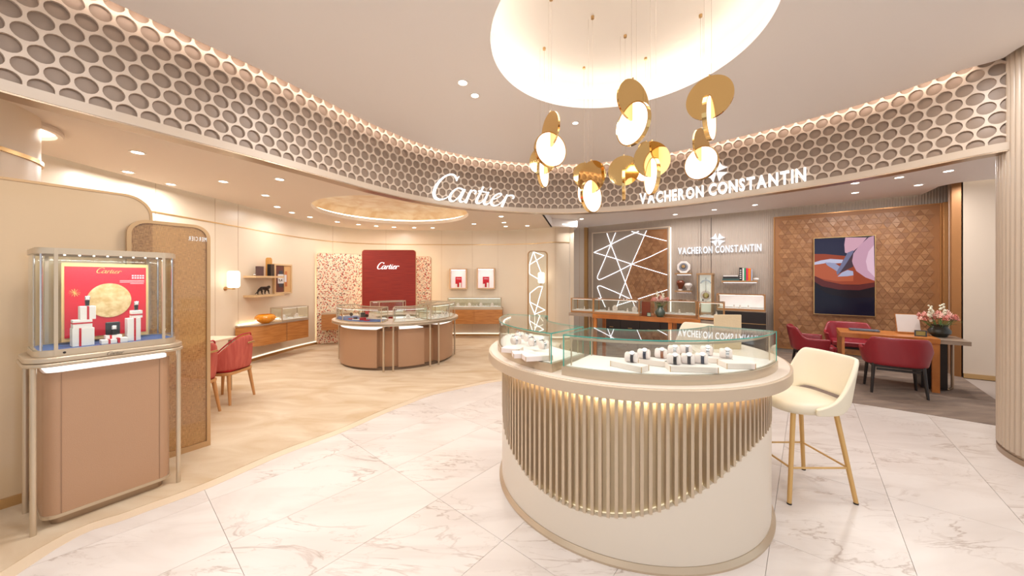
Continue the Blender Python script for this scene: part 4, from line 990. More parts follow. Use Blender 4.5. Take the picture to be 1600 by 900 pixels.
# --- display case helper for straight glass boxes
def rect_case(label, c, rz, L_, D, z0, H, frame, name='glass_case', group=None, base=.03, bar=.014, goods=0, top=True, es=2.2, gw=.0):
    t = thing(name, label, 'display case', (c[0], c[1], z0), rz, group)
    MB().box((0, 0, base/2), (L_, D, base)).build('base', frame, t)
    MB().box((0, 0, base+.003), (L_-2*bar, D-2*bar, .006)).build('deck', WHITED, t)
    fr = MB()
    for sx in (-1, 1):
        for sy in (-1, 1): fr.box((sx*(L_-bar)/2, sy*(D-bar)/2, (base+H)/2), (bar, bar, H-base))
    for sy in (-1, 1): fr.box((0, sy*(D-bar)/2, H-bar/2), (L_-2*bar, bar, bar))
    for sx in (-1, 1): fr.box((sx*(L_-bar)/2, 0, H-bar/2), (bar, D-2*bar, bar))
    fr.build('frame', frame, t)
    for nm, c_, d_ in (('glass_front', (0, -D/2+bar/2, (base+H)/2), (L_-2*bar, .003, H-base-bar)), ('glass_back', (0, D/2-bar/2, (base+H)/2), (L_-2*bar, .003, H-base-bar)),
                       ('glass_side', (-L_/2+bar/2, 0, (base+H)/2), (.003, D-2*bar, H-base-bar)), ('glass_side', (L_/2-bar/2, 0, (base+H)/2), (.003, D-2*bar, H-base-bar)), ('glass_top', (0, 0, H-.003), (L_-2*bar, D-2*bar, .003))):
        MB().box(c_, d_).build(nm, GLASS, t)
    MB().box((0, -D/2+bar*1.4, H-bar*1.2), (L_-4*bar, .006, .004)).build('light_strip', glow('case_led_%d' % int(es*10), (255, 250, 244), es), t)
    return t
def goods(n_, c, rz, L_, D, z, group, label, seed=1, kinds=(0, 1, 2), k_=1.0):
    rnd = random.Random(seed); pr = {}
    M = Matrix.Translation((c[0], c[1], z)) @ Matrix.Rotation(rz, 4, 'Z')
    for i in range(n_):
        kd = kinds[i % len(kinds)]; x = -L_/2+L_*(i+.5)/n_+rnd.uniform(-.01, .01); y = rnd.uniform(-D/2, D/2)*.7; p = M @ Vector((x, y, 0))
        if kd in pr: dup(pr[kd], tuple(p), rz+rnd.uniform(-.4, .4)); continue
        nm, ct_ = {0: ('ring_stand', 'stand'), 1: ('necklace_stand', 'stand'), 2: ('jewellery_pad', 'pad')}[kd]
        t = thing(nm, label, ct_, tuple(p), rz, group)
        if kd == 0:
            MB().box((0, 0, .006), (.05*k_, .04*k_, .012)).build('base', WHITE, t); MB().cyl((0, 0, .012), (0, 0, .055*k_), .013*k_, 12, .008).build('cone', PINKW, t)
            MB().lathe((0, 0, .035*k_), [(.012, 0), (.014, .004), (.012, .008)], 16).build('ring', STEEL, t)
        elif kd == 1:
            MB().flat([(-.03*k_, 0, 0), (.03*k_, 0, 0), (.036*k_, .0, .05*k_), (.014*k_, 0, .085*k_), (-.014*k_, 0, .085*k_), (-.036*k_, 0, .05*k_)], (0, 1, 0), .012).build('bust', PINKW, t)
            MB().lathe((0, -.004, .045*k_), [(.010, -.004), (.012, 0), (.010, .004)], 16).build('pendant', STEEL, t)
        else:
            MB().box((0, 0, .009), (.085*k_, .06*k_, .018)).build('pad', WHITE, t, bevel=.002); MB().lathe((0, 0, .022), [(.014, -.003), (.018, 0), (.014, .003)], 20).build('bracelet', STEEL, t)
        pr[kd] = t
    return pr
# back wall floating cabinet and case
cb0, cb1 = PD(697, 500, 8.95), PD(785, 500, 8.95); L_ = cb1.x-cb0.x; cxm = (cb0.x+cb1.x)/2
t = thing('floating_cabinet', 'long oak wall cabinet under the two lit niches', 'cabinet', (cxm, 9.16, 0))
MB().box((0, 0, .575), (L_, .42, .37)).build('body', WOOD, t)
for s_ in (-1, 1): MB().box((s_*L_/4, -.213, .575), (L_/2-.012, .012, .36)).build('door', WOOD, t)
MB().box((0, 0, .775), (L_+.01, .43, .03)).build('top', CHAMP, t)
rect_case('long white-lit glass case on the oak cabinet under the niches', (cxm, 9.15), 0, L_-.06, .32, .79, .27, CHAMP, es=4)
goods(12, (cxm, 9.15), 0, L_-.25, .2, .826, 'jewellery stands in the case under the niches', 'tiny pale jewellery stand in the long case under the niches', 3, k_=1.1)
# ledge bulkhead under that cabinet
# low oak cabinet fragment in front of flower panel
t = thing('floating_cabinet', 'small oak wall cabinet in front of the tall flower panel', 'cabinet', (-4.2, 8.12, 0), R(26))
MB().box((.08, -.02, .56), (.62, .3, .36)).build('body', WOOD, t); MB().box((.08, -.02, .752), (.63, .31, .024)).build('top', CHAMP, t); MB().box((.08, .14, .56), (.4, .14, .2)).build('bracket', BRONZE, t)
# side wall angled cabinet
t = thing('floating_cabinet', 'angled oak wall cabinet with rounded front corner carrying an amber bowl', 'cabinet', (-4.6, 6.8, 0))
pl0 = [(-4.86, 6.08), (-4.70, 6.17), (-4.60, 6.24), (-4.54, 6.34), (-4.50, 6.46), (-4.28, 7.28), (-4.77, 7.34)]
MB().prism(pl0, .335, .70).build('body', WOOD, t, world=True)
MB().prism([(x+(.012 if x > -4.8 else 0), y-.008) for x, y in pl0], .70, .722).build('top', GREYST, t, world=True)
MB().box((-4.407, 6.78, .52), (.004, .005, .36), R(73)).build('door_gap', mat('dark_seam', (120, 90, 68), .6), t, world=True)
MB().prism([(-4.87, 6.15), (-4.84, 6.15), (-4.83, 7.2), (-4.86, 7.2)], .724, .74).build('light_strip', glow('shelf_led', (255, 228, 190), 6), t, world=True)
rect_case('small glass case on the angled oak cabinet beside the amber bowl', (-4.50, 7.02), R(75), .62, .30, .722, .27, CHAMP)
goods(5, (-4.50, 7.02), R(75), .5, .16, .76, 'jewellery stands in the case beside the amber bowl', 'tiny pale jewellery stand in the glass case beside the amber bowl', 5, k_=1.0)
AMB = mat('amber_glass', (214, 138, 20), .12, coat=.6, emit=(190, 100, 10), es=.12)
t = thing('ribbed_bowl', 'ribbed amber glass bowl on the angled oak cabinet', 'bowl', (-4.63, 6.50, .722))
b_m = MB(); nr = 48; prof = [(.06, 0), (.065, .006), (.11, .03), (.15, .07), (.163, .10), (.155, .135), (.125, .162), (.115, .165), (.12, .155), (.14, .12), (.14, .09), (.06, .02), (0, .018)]
vs = [(r_*(1+(.035*math.cos(16*2*PI*i/nr*1.0) if k_ < 8 else 0))*math.cos(2*PI*i/nr), r_*(1+(.035*math.cos(16*2*PI*i/nr) if k_ < 8 else 0))*math.sin(2*PI*i/nr), z) for k_, (r_, z) in enumerate(prof) for i in range(nr)]
b_m.add(vs, [(k_*nr+i, k_*nr+(i+1) % nr, (k_+1)*nr+(i+1) % nr, (k_+1)*nr+i) for k_ in range(len(prof)-1) for i in range(nr)]).build('body', AMB, t)
# shelves on the side wall
for y_, lab, z in [(431, 'upper oak wall shelf holding two dark boxes and an arched case', None), (461, 'lower oak wall shelf holding the panther figure', None)]:
    a, b_ = wcm(380, y_, .0), wcm(426, y_, .0); z = (EYE-(y_-HZ)*6.45/FPX)
    t = thing('wall_shelf', lab, 'shelf', ((a.x+b_.x)/2, (a.y+b_.y)/2, z)); d = Vector((b_.x-a.x, b_.y-a.y)); an = math.atan2(d.y, d.x)
    MB().box(((a.x+b_.x)/2+.12*math.sin(an), (a.y+b_.y)/2-.12*math.cos(an), z-.018), (d.length, .24, .036), an).build('board', mat('pale_oak', (214, 182, 140), .4), t, world=True)
def onshelf(x, y, zoff=0): 
    Y = 6.45; return None
zu, zl = EYE+5*6.45/FPX, EYE-25*6.45/FPX
def sh(x, out=.12):
    q = wcm(x, 440, out); return q
q = sh(396); t = thing('dark_box', 'small plum brown box on the upper wall shelf', 'box', (q.x, q.y, zu), R(92)); MB().box((0, 0, .09), (.11, .08, .18)).build('box', mat('plum_card', (92, 66, 66), .6), t, bevel=.003); MB().box((0, 0, .15), (.112, .082, .004)).build('lid_line', DARK, t)
q = sh(411); t = thing('arched_case', 'tall arched tan and black case on the upper wall shelf', 'case', (q.x, q.y, zu), R(96))
o = arch(-.055, .055, 0, .36, .054); MB().flat([(x, -.03, z) for x, z in o], (0, 1, 0), .06).build('arch', mat('tan_case', (206, 150, 78), .45), t); MB().box((0.002, -.034, .115), (.118, .066, .23)).build('black_sleeve', BLACK, t)
q = sh(388); t = thing('bead', 'tiny pale ornament at the end of the upper wall shelf', 'ornament', (q.x, q.y, zu)); MB().sphere((0, 0, .022), .022).build('ball', STEEL, t)
# panther
q = sh(402, .13); t = thing('panther_figure', 'dark bronze panther figure standing on the lower wall shelf', 'figurine', (q.x, q.y, zl), R(88))
sk = bpy.data.meshes.new('panther_body')
V = [(-.10, 0, .115), (-.03, 0, .125), (.05, 0, .12), (.10, 0, .128), (.135, 0, .145), (.165, 0, .135), (-.14, 0, .085), (-.18, 0, .035), (-.22, 0, .02),
     (-.115, .022, .07), (-.13, .022, .035), (-.115, .022, .006), (-.075, -.022, .065), (-.085, -.022, .035), (-.065, -.022, .006),
     (.06, .02, .07), (.05, .02, .035), (.06, .02, .006), (.095, -.02, .07), (.10, -.02, .035), (.115, -.02, .006), (.13, .016, .168), (.13, -.016, .168)]
Ed = [(0, 1), (1, 2), (2, 3), (3, 4), (4, 5), (0, 6), (6, 7), (7, 8), (0, 9), (9, 10), (10, 11), (0, 12), (12, 13), (13, 14), (2, 15), (15, 16), (16, 17), (2, 18), (18, 19), (19, 20), (4, 21), (4, 22)]
Rd = [.034, .031, .036, .026, .024, .014, .010, .008, .006, .018, .011, .009, .018, .011, .009, .016, .010, .009, .016, .010, .009, .005, .005]
sk.from_pydata(V, Ed, []); so = bpy.data.objects.new('body', sk); COL.objects.link(so); so.parent = t
md = so.modifiers.new('skin', 'SKIN')
for i, r_ in enumerate(Rd): sk.skin_vertices[0].data[i].radius = (r_, r_)
sk.skin_vertices[0].data[0].use_root = True
so.modifiers.new('sub', 'SUBSURF').render_levels = 2; sk.materials.append(mat('dark_bronze', (52, 40, 34), .3, .5))
# framed watch picture
a, b_ = wcm(425.5, 412, 0), wcm(453, 412, 0); d = Vector((b_.x-a.x, b_.y-a.y)); an = math.atan2(d.y, d.x); z1 = EYE+24*a.y/FPX; z0 = EYE-23.5*a.y/FPX
t = thing('framed_picture', 'oak framed picture of a square steel watch beside the wall shelves', 'picture', (a.x, a.y, 0), an); L_ = d.length
def fr_(mb, x0, x1, z0, z1, w_, y0, y1):
    for x in (x0+w_/2, x1-w_/2): mb.box((x, (y0+y1)/2, (z0+z1)/2), (w_, abs(y1-y0), z1-z0))
    for z in (z0+w_/2, z1-w_/2): mb.box(((x0+x1)/2, (y0+y1)/2, z), (x1-x0-2*w_, abs(y1-y0), w_))
    return mb
fr_(MB(), 0, L_, z0, z1, .032, -.055, -.002).build('frame', mat('pale_oak', (214, 182, 140), .4), t)
hz2 = (z0+z1)/2; MB().box((L_*.29, -.035, hz2), (L_*.58-.07, .01, z1-z0-.07)).build('print_maroon', mat('print_maroon', (104, 58, 50), .5), t)
MB().box((L_*.77-.01, -.035, hz2), (L_*.40-.01, .01, z1-z0-.07)).build('print_tan', mat('print_tan', (208, 164, 112), .5), t)
MB().box((L_*.36, -.042, hz2), (.10, .003, .34)).build('print_strap', mat('print_slate', (62, 64, 74), .5), t)
MB().box((L_*.36, -.044, hz2), (.16, .003, .19)).build('print_watch', mat('print_silver', (214, 212, 214), .3), t, bevel=.001)
MB().box((L_*.34, -.046, hz2), (.095, .003, .12)).build('print_dial', mat('print_dial', (60, 54, 56), .4, col2=(225, 222, 220), scale=30, lo=.45, hi=.5), t)
MB().box((L_*.62, -.044, hz2+.01), (.06, .003, .15)).build('print_watch', mat('print_silver', (214, 212, 214), .3), t)
MB().box((L_*.66, -.042, hz2), (.06, .003, .32)).build('print_tan_strap', mat('print_rust', (190, 112, 66), .5), t)
# sconces
def sconce(p, rz, label, s_=1.0):
    t = thing('wall_sconce', label, 'wall lamp', tuple(p), rz)
    prof = []; h = .145*s_; r_ = .088*s_
    for i in range(7): a = R(90*i/6); prof.append((r_-.04+.04*math.sin(a), -h+.04-.04*math.cos(a)))
    prof = [(0, -h)]+prof+[(x, -z) for x, z in prof[1:][::-1]]+[(0, h)]
    MB().lathe((0, 0, 0), prof, 28).build('shade', glow('sconce_glass', (255, 238, 212), 2.6), t)
    MB().cyl((0, 0, -h-.03), (0, 0, -h), .022, 12).build('cap', BRASS, t)
    MB().cyl((0, .0, -h-.015), (0, .15, -h-.015), .01, 8).build('arm', BRASS, t)
    MB().cyl((0, .14, -h-.015), (0, .15, -h-.015), .035, 16).build('wall_plate', BRASS, t)
    return t
q = wcm(352, 436.5, .15); sconce(q, R(88), 'round-ended glowing wall lamp between the woven screen and the shelves')
q = PD(846, 434, 8.72); sconce((q.x, 8.76, q.z), 0, 'round-ended glowing wall lamp seen through the slim light screen', .95)
# slim light screen
A_, B_ = PD(824.5, 400, 8.05), PD(855.5, 400, 8.25); t = thing('light_screen', 'slim rounded bronze screen crossed by thin white light lines', 'screen', (A_.x, A_.y, 0), math.atan2(B_.y-A_.y, B_.x-A_.x)); L_ = math.hypot(B_.x-A_.x, B_.y-A_.y)
ao = arch(0, L_, 0, 2.21, .09, 6); ai = arch(.02, L_-.02, .03, 2.19, .075, 6); n = len(ao); vs = [(x, y, z) for y in (-.02, .02) for x, z in ao+ai]; fs = []
for i in range(n):
    j = (i+1) % n; fs += [(i, j, n+j, n+i), (2*n+j, 2*n+i, 3*n+i, 3*n+j), (j, i, 2*n+i, 2*n+j), (n+i, n+j, 3*n+j, 3*n+i)]
MB().add(vs, fs).build('frame', mat('screen_bronze', (196, 160, 118), .3, .5), t)
MB().flat([(x, .002, z) for x, z in ai], (0, 1, 0), -.004).build('glass', GLASS, t)
zz = lambda y: EYE-(360+y/5-HZ)*8.12/FPX; xx_ = lambda x: (680+x/5-824.5)/31*L_
for ln_ in [[(765, 168), (735, 265), (735, 340), (822, 392)], [(765, 168), (845, 195), (735, 270)], [(765, 168), (830, 345)], [(738, 490), (800, 442), (836, 438), (775, 655), (738, 560), (738, 490)], [(742, 560), (855, 625), (775, 655)], [(775, 655), (775, 760)], [(770, 760), (855, 735), (805, 660)]]:
    MB().tube([(min(max(xx_(x), .025), L_-.025), -.012, zz(y)) for x, y in ln_], .007, 6).build('light_line', glow('thin_led', (255, 250, 244), 3.0), t)

# ---------------------------------------------------------------- round island of the cream salon
IC = (-2.25, 6.85)
t = thing('round_island', 'round tan and bronze display island on slim legs under the gold oculus', 'counter', (IC[0], IC[1], 0))
MB().sector((0, 0), .42, 1.17, 0, 2*PI-.0001, .765, .785, 96).build('top_lower', CHAMP, t)
MB().sector((0, 0), .40, 1.17, 0, 2*PI-.0001, .79, .812, 96).build('top_ring', CHAMP, t)
MB().sector((0, 0), .42, 1.155, 0, 2*PI-.0001, .812, .815, 96).build('top_stone', mat('cream_stone_top', (232, 220, 206), .2), t)
for a0, a1, r1, zt in [(-166, -91, 1.04, .70), (-72, -46, 1.02, .70), (-30, 8, 1.06, .72), (15, 60, 1.04, .70), (70, 115, 1.04, .7), (125, 172, 1.04, .7)]:
    MB().sector((0, 0), .55, r1, R(a0), R(a1), .05, zt-.005, 24).build('body_panel', TAUPE, t, bevel=.006)
    MB().sector((0, 0), .57, r1-.02, R(a0)+.02, R(a1)-.02, zt-.004, zt+.01, 24).build('lit_top', glow('plinth_light_soft', (255, 246, 236), 1.3), t)
MB().sector((0, 0), .60, .93, R(-186), R(8), .04, .66, 48).build('inner_body', mat('tan_inner', (176, 134, 100), .45), t)
MB().sector((0, 0), .58, 1.0, 0, 2*PI-.0001, 0, .05, 64).build('kick', mat('dark_kick', (110, 88, 70), .5), t)
for a in [-172, -84, -76, -43, -33, 14, 64, 120]:
    MB().cyl((1.105*math.cos(R(a)), 1.105*math.sin(R(a)), 0), (1.105*math.cos(R(a)), 1.105*math.sin(R(a)), .77), .016, 12).build('leg', CHAMP, t)
isl = [(-170, -86, BLUE, 'curved glass case with a blue deck on the round island', .24), (-76, -46, WHITED, 'narrow white-decked glass case between blue case and the long island case', .24), (-42, 12, WHITED, 'curved glass case with crowded white deck on the niche side of the island', .27),
       (36, 75, WHITED, 'rear glass case of the island nearest the niches', .24), (100, 140, WHITED, 'rear glass case of the island in front of the flower panel', .24)]
for a0, a1, dk, lab, h in isl:
    arc_case(lab, IC, .72, 1.10, R(a0), R(a1), .8155, .8155+h, .02, deck=dk, green=False, seg=20, g=.003, mids=((R((a0+a1)/2),) if a1-a0 > 45 else ()))
def polar(a, r_): return (IC[0]+r_*math.cos(R(a)), IC[1]+r_*math.sin(R(a)))
rnd = random.Random(4)
for a0, a1, n_, lab, g_ in [(-70, -50, 3, 'tiny pale jewellery stand in the narrow island case', 'jewellery stands in the narrow island case'), (-37, 8, 9, 'tiny pale jewellery stand in the crowded island case', 'jewellery stands in the crowded island case')]:
    for i in range(n_):
        a = a0+(a1-a0)*(i+.5)/n_; goods(1, polar(a, 1.0-.14*(i % 2)), R(a+90), .05, .05, .842, g_, lab, i, kinds=(i % 3,), k_=1.1)
for a, r_, lab in [(-130, .93, 'red disc watch stand on the blue deck, nearest the flower panel'), (-104, .96, 'red disc watch stand on the blue deck, nearest the narrow case')]:
    q = polar(a, r_); t = thing('watch_stand', lab, 'stand', (q[0], q[1], .84)); MB().cyl((0, 0, 0), (0, 0, .012), .05, 20).build('base', REDP, t)
    MB().cyl((0, 0, .012), (0, 0, .07), .008, 8).build('stem', STEEL, t); MB().cyl((0, -.01, .085), (0, .01, .085), .028, 16).build('watch_head', BLACK, t)
q = polar(-112, .9); t = thing('red_gift_box', 'open red and black gift box on the blue deck of the island', 'gift box', (q[0], q[1], .84), R(15))
MB().box((0, 0, .02), (.10, .09, .04)).build('box', REDP, t); MB().box((0, .03, .085), (.09, .02, .08)).build('lid', BLACK, t); MB().box((.06, .03, .10), (.05, .03, .09)).build('insert', REDP, t)
q = polar(-118, .95); t = thing('white_tray', 'small white tray with pieces on the blue deck of the island', 'tray', (q[0], q[1], .84), R(-20)); MB().box((0, 0, .008), (.14, .06, .016)).build('base', WHITE, t); MB().box((-.03, 0, .03), (.05, .03, .03)).build('holder', BLACK, t)

# ---------------------------------------------------------------- cream salon chairs and table
OAKL = mat('honey_oak_leg', (196, 142, 88), .4)
def salon_chair(loc, rz, label):        # faces local +x
    t = thing('salon_chair', label, 'chair', loc, rz)
    def fn(u, v):
        a = R(-112+224*u); k_ = abs(u-.5)*2; top = .835-.39*max(0, (k_-.10)/.90)**1.5; z = .42+(top-.42)*v
        r_ = .228+.012*v-.03*v*v; cx_, sy_ = -math.cos(a), math.sin(a); ex = .9
        return (r_*math.copysign(abs(cx_)**ex, cx_)*.98-.07*v*max(0, 1-k_*1.1), r_*1.02*math.copysign(abs(sy_)**ex, sy_), z)
    shell('backrest', fn, 22, 8, ROSE, t, th=.045)
    pts = [fn(i/44, 1.0) for i in range(45)]; MB().tube([(x, y, z+.022) for x, y, z in pts], .008, 6).build('piping', mat('crimson_piping', (170, 24, 44), .6), t)
    MB().prism(rrect(-.20, .22, -.21, .21, .09), .40, .47).build('seat', REDV, t, bevel=.02)
    MB().prism(rrect(-.215, .22, -.22, .22, .10), .365, .40).build('seat_frame', OAKL, t, bevel=.006)
    for sx, sy in ((1, -1), (1, 1), (-1, -1), (-1, 1)): MB().cyl((sx*.215-.0, sy*.20, 0), (sx*.17, sy*.165, .37), .014, 10, .022).build('leg', OAKL, t)
    MB().box((-.325, 0, .745), (.012, .11, .022)).build('handle', BRASS, t, bevel=.003)
    return t
ch = salon_chair((-3.66, 4.43, 0), R(180), 'rose velvet chair with oak legs standing clear of the woven screen')
dup(ch, (-3.64, 3.86, 0), R(178), 'rose velvet chair partly seen through the woven screen')
t = thing('side_table', 'pale stone topped table with bronze legs between rose chairs and wall', 'table', (-4.2, 4.25, 0))
MB().prism(rrect(-.42, .36, -.50, .62, .06), .725, .75).build('table_top', mat('pale_stone', (226, 206, 180), .25), t)
for x, y in ((-.36, -.42), (.30, -.42), (.30, .54), (-.36, .54)): MB().box((x, y, .3625), (.03, .03, .725)).build('leg', BRONZE, t)

# ================================================================ GREY SALON
# light-line artwork panel
A_, B_ = vcw(927, 400, .05), vcw(1045, 400, .05); L_ = (B_-A_).xy.length; zt, zb = 2.85, .12
art = thing('light_line_panel', 'large taupe and wood wall panel crossed by white light lines', 'artwork', (A_.x, A_.y, 0), VROT)
MB().box((L_/2, .0, (zt+zb)/2), (L_, .04, zt-zb)).build('board', mat('taupe_board', (150, 138, 126), .5), art)
fr_(MB(), -.03, L_+.03, zb-.03, zt+.03, .03, -.03, .03).build('frame', mat('pale_champagne', (220, 204, 184), .4), art)
MB().box((L_+.045, .0, (zt+zb)/2), (.014, .02, zt-zb)).build('side_light', glow('side_led', (255, 244, 230), 2.2), art)
AMi = wm(art).inverted()
def am(x, y, off=.075):
    q = AMi @ vcw(880+x/6.428, 340+y/6.428, off); return (min(max(q.x, .015), L_-.015), q.y, min(max(q.z, zb), zt-.01))
wp = [am(*p) for p in [(850, 125), (1045, 112), (1045, 1250), (700, 1250), (720, 900), (690, 820), (625, 650), (690, 468)]]
WP2 = [(p[0], p[2]) for p in wp]
def inpoly(x, z, P_):
    c = False
    for i in range(len(P_)):
        (x0, z0), (x1, z1) = P_[i], P_[i-1]
        if (z0 > z) != (z1 > z) and x < (x1-x0)*(z-z0)/(z1-z0)+x0: c = not c
    return c
MB().flat([(p[0], -.021, p[2]) for p in wp], (0, 1, 0), -.003).build('wood_field', mat('walnut_base', (150, 102, 62), .5), art)
TW = [mat('wood_tile_a', (156, 112, 76), .42), mat('wood_tile_b', (148, 104, 69), .42), mat('wood_tile_c', (164, 120, 82), .42), mat('wood_tile_d', (140, 97, 64), .42)]
def tri_mesh(s_, m, lift, up, k_):
    h = s_*math.sqrt(3)/2; g = .0025; c = (0, 0)
    pts = [(-s_/2+g*1.7, -h/3+g), (s_/2-g*1.7, -h/3+g), (0, 2*h/3-g*2)]
    if not up: pts = [(-x, -z) for x, z in pts]
    tilt = [lift*(1 if i == k_ else .15) for i in range(3)]
    mb = MB(); mb.add([(x, 0, z) for x, z in pts]+[(x, -.004-tilt[i], z) for i, (x, z) in enumerate(pts)], [(0, 1, 2), (5, 4, 3), (0, 3, 4, 1), (1, 4, 5, 2), (2, 5, 3, 0)])
    return mb
def tri_field(parent, s_, inside, y0, maxparts, order):
    rnd = random.Random(9); h = s_*math.sqrt(3)/2; cells = []
    for j in range(0, int(2.9/h)+2):
        for i in range(0, 90):
            for up in (True, False):
                x = i*s_+(s_/2 if j % 2 else 0)+(0 if up else s_/2); z = .1+j*h+(h/3 if up else 2*h/3)
                if inside(x, z): cells.append((order(x, z), x, z, up))
    cells.sort(); meshes = {}; stuff = [MB() for _ in TW]
    for n_, (_, x, z, up) in enumerate(cells):
        mi = rnd.randrange(4); k_ = rnd.randrange(3); lift = .004 if rnd.random() < .6 else .009
        if n_ < maxparts:
            key = (mi, k_, up, lift)
            if key not in meshes: meshes[key] = tri_mesh(s_, TW[mi], lift, up, k_).mesh('tile', TW[mi], smooth=0)
            o = bpy.data.objects.new('tile', meshes[key]); COL.objects.link(o); o.parent = parent; o.location = (x, y0, z)
        else:
            t_ = tri_mesh(s_, TW[mi], lift, up, k_); stuff[mi].add([(v[0]+x, v[1]+y0, v[2]+z) for v in t_.v], t_.f)
    for mi, b_ in enumerate(stuff):
        if b_.v: b_.build('tile_field', TW[mi], parent, kind='stuff', smooth=0)
tri_field(art, .115, lambda x, z: zb+.05 < z < zt-.07 and .05 < x < L_-.07 and inpoly(x, z, WP2), -.024, 0, lambda x, z: -x)
LN = [[(440, 158), (480, 270), (540, 425), (625, 650), (690, 815), (735, 930)], [(527, 152), (480, 270)], [(310, 350), (395, 312), (480, 270), (620, 200), (760, 138)], [(310, 350), (500, 405), (690, 468), (1045, 575)],
      [(480, 270), (410, 440), (345, 590), (345, 612), (362, 624), (385, 618), (540, 545), (690, 468), (870, 395), (1045, 310)], [(837, 132), (760, 310), (690, 468), (625, 650), (575, 780), (540, 900)],
      [(688, 140), (860, 190), (1040, 235)], [(345, 800-95), (350, 688), (372, 684), (520, 745), (670, 815), (735, 850)], [(343, 700), (380, 800), (425, 900)], [(745, 820), (900, 770), (1045, 725)], [(500, 895), (660, 845), (745, 820)]]
for l_ in LN: MB().tube([(lambda q: (q[0], -.036, q[2]))(am(*p)) for p in l_], .0065, 6).build('light_line', glow('art_led', (250, 248, 255), 3.0), art)
# wood triangle wall panel
A_, B_ = vcw(1210.5, 400, .07), vcw(1471, 400, .07); L_ = (B_-A_).xy.length; zt = 2.86
wpn = thing('wood_tile_panel', 'huge wall panel of small triangular wood tiles behind the screen', 'panel', (A_.x, A_.y, 0), VROT)
MB().box((L_/2, .03, (zt+.1)/2), (L_, .06, zt-.1)).build('board', mat('walnut_base', (150, 102, 62), .5), wpn)
fr_(MB(), -.02, L_, .08, zt+.02, .02, -.012, .07).build('frame', mat('copper_edge', (176, 128, 80), .35, .5), wpn)
MB().box((L_/2, .03, .04), (L_, .05, .08)).build('skirting', mat('grey_base', (150, 138, 128), .5), wpn)
tri_field(wpn, .115, lambda x, z: .07 < x < L_-.08 and .15 < z < zt-.1, -.0, 290, lambda x, z: -x)
# copper post closing the tiled panel
e0 = vcw(1477.5, 400, .10); t = thing('copper_post', 'slim copper post at the end of the wood tile panel', 'post', (e0.x, e0.y, 0), VROT)
MB().box((0, 0, (zt+.1)/2), (.07, .10, zt-.06)).build('post', mat('copper_edge', (176, 128, 80), .35, .5), t, bevel=.004)
# the portrait screen
A_, B_ = vcw(1272.3, 400, .12), vcw(1367.2, 400, .12); L_ = (B_-A_).xy.length; z0, z1 = .85, 2.37
tv = thing('wall_screen', 'portrait video screen showing a silver jewel held over a brown disc', 'screen', (A_.x, A_.y, 0), VROT)
MB().box((L_/2, .03, (z0+z1)/2), (L_, .045, z1-z0)).build('housing', BLACK, tv)
fr_(MB(), -.012, L_+.012, z0-.012, z1+.012, .014, -.002, .05).build('bezel', BRASS, tv)
def pic(pts, col, k_, name='picture', s_=1.0, hi=None):
    P2 = [((x-322)/420*L_, z1-.004-(y-150+(x-322)*.055)/((682-140))*(z1-z0-.0)) for x, y in pts]
    P2 = [(min(max(x, .003), L_-.003), min(max(z, z0+.003), z1-.003)) for x, z in P2]
    MB().flat([(x, .007-k_*.0006, z) for x, z in P2], (0, 1, 0), -.0005).build(name, mat('screen_%d_%d_%d' % col, tuple(v*.35 for v in col), .15, emit=col, es=.8*s_, spec=.3), tv, smooth=0)
pic([(322, 140), (740, 140), (740, 700), (322, 700)], (44, 44, 66), 0, 'picture_background')
pic([(322, 260), (400, 258), (540, 268), (740, 330), (740, 440), (640, 462), (520, 468), (400, 450), (322, 420)], (150, 66, 44), 1, 'brown_disc')
pic([(322, 330), (400, 325), (520, 360), (600, 400), (600, 440), (480, 448), (380, 436), (322, 418)], (178, 88, 58), 2, 'brown_disc')
pic([(322, 418), (400, 450), (520, 468), (640, 462), (740, 440), (740, 700), (322, 700)], (26, 18, 26), 3, 'dark_base')
pic([(322, 420), (400, 452), (520, 470), (640, 464), (740, 440), (740, 470), (640, 500), (500, 505), (380, 490), (322, 460)], (92, 38, 38), 4, 'disc_rim')
pic([(322, 490), (420, 540), (560, 560), (740, 540), (740, 690), (322, 690)], (18, 18, 34), 5, 'dark_base')
pic([(545, 140), (690, 140), (650, 190), (600, 235), (560, 250), (542, 245), (538, 190)], (206, 160, 176), 6, 'finger')
pic([(735, 125), (700, 140), (640, 195), (600, 250), (590, 310), (620, 370), (680, 410), (740, 430)], (196, 152, 172), 7, 'fingertip')
pic([(735, 190), (700, 235), (683, 300), (695, 360), (742, 405)], (222, 186, 202), 8, 'fingernail')
pic([(322, 320), (370, 305), (440, 292), (530, 295), (520, 318), (480, 322), (430, 318), (370, 330), (322, 338)], (190, 190, 214), 9, 'silver_jewel')
pic([(400, 318), (470, 320), (510, 345), (490, 380), (460, 362), (420, 340)], (150, 150, 180), 10, 'silver_jewel')
pic([(600, 228), (560, 245), (530, 300), (482, 385), (490, 405), (540, 350), (600, 240)], (112, 112, 142), 11, 'silver_jewel')
pic([(598, 245), (590, 300), (600, 340), (560, 360), (500, 395), (545, 330)], (74, 56, 66), 12, 'jewel_shade')
pic([(490, 415), (520, 385), (560, 365), (598, 372), (600, 400), (560, 408), (520, 412)], (170, 172, 200), 13, 'silver_jewel')
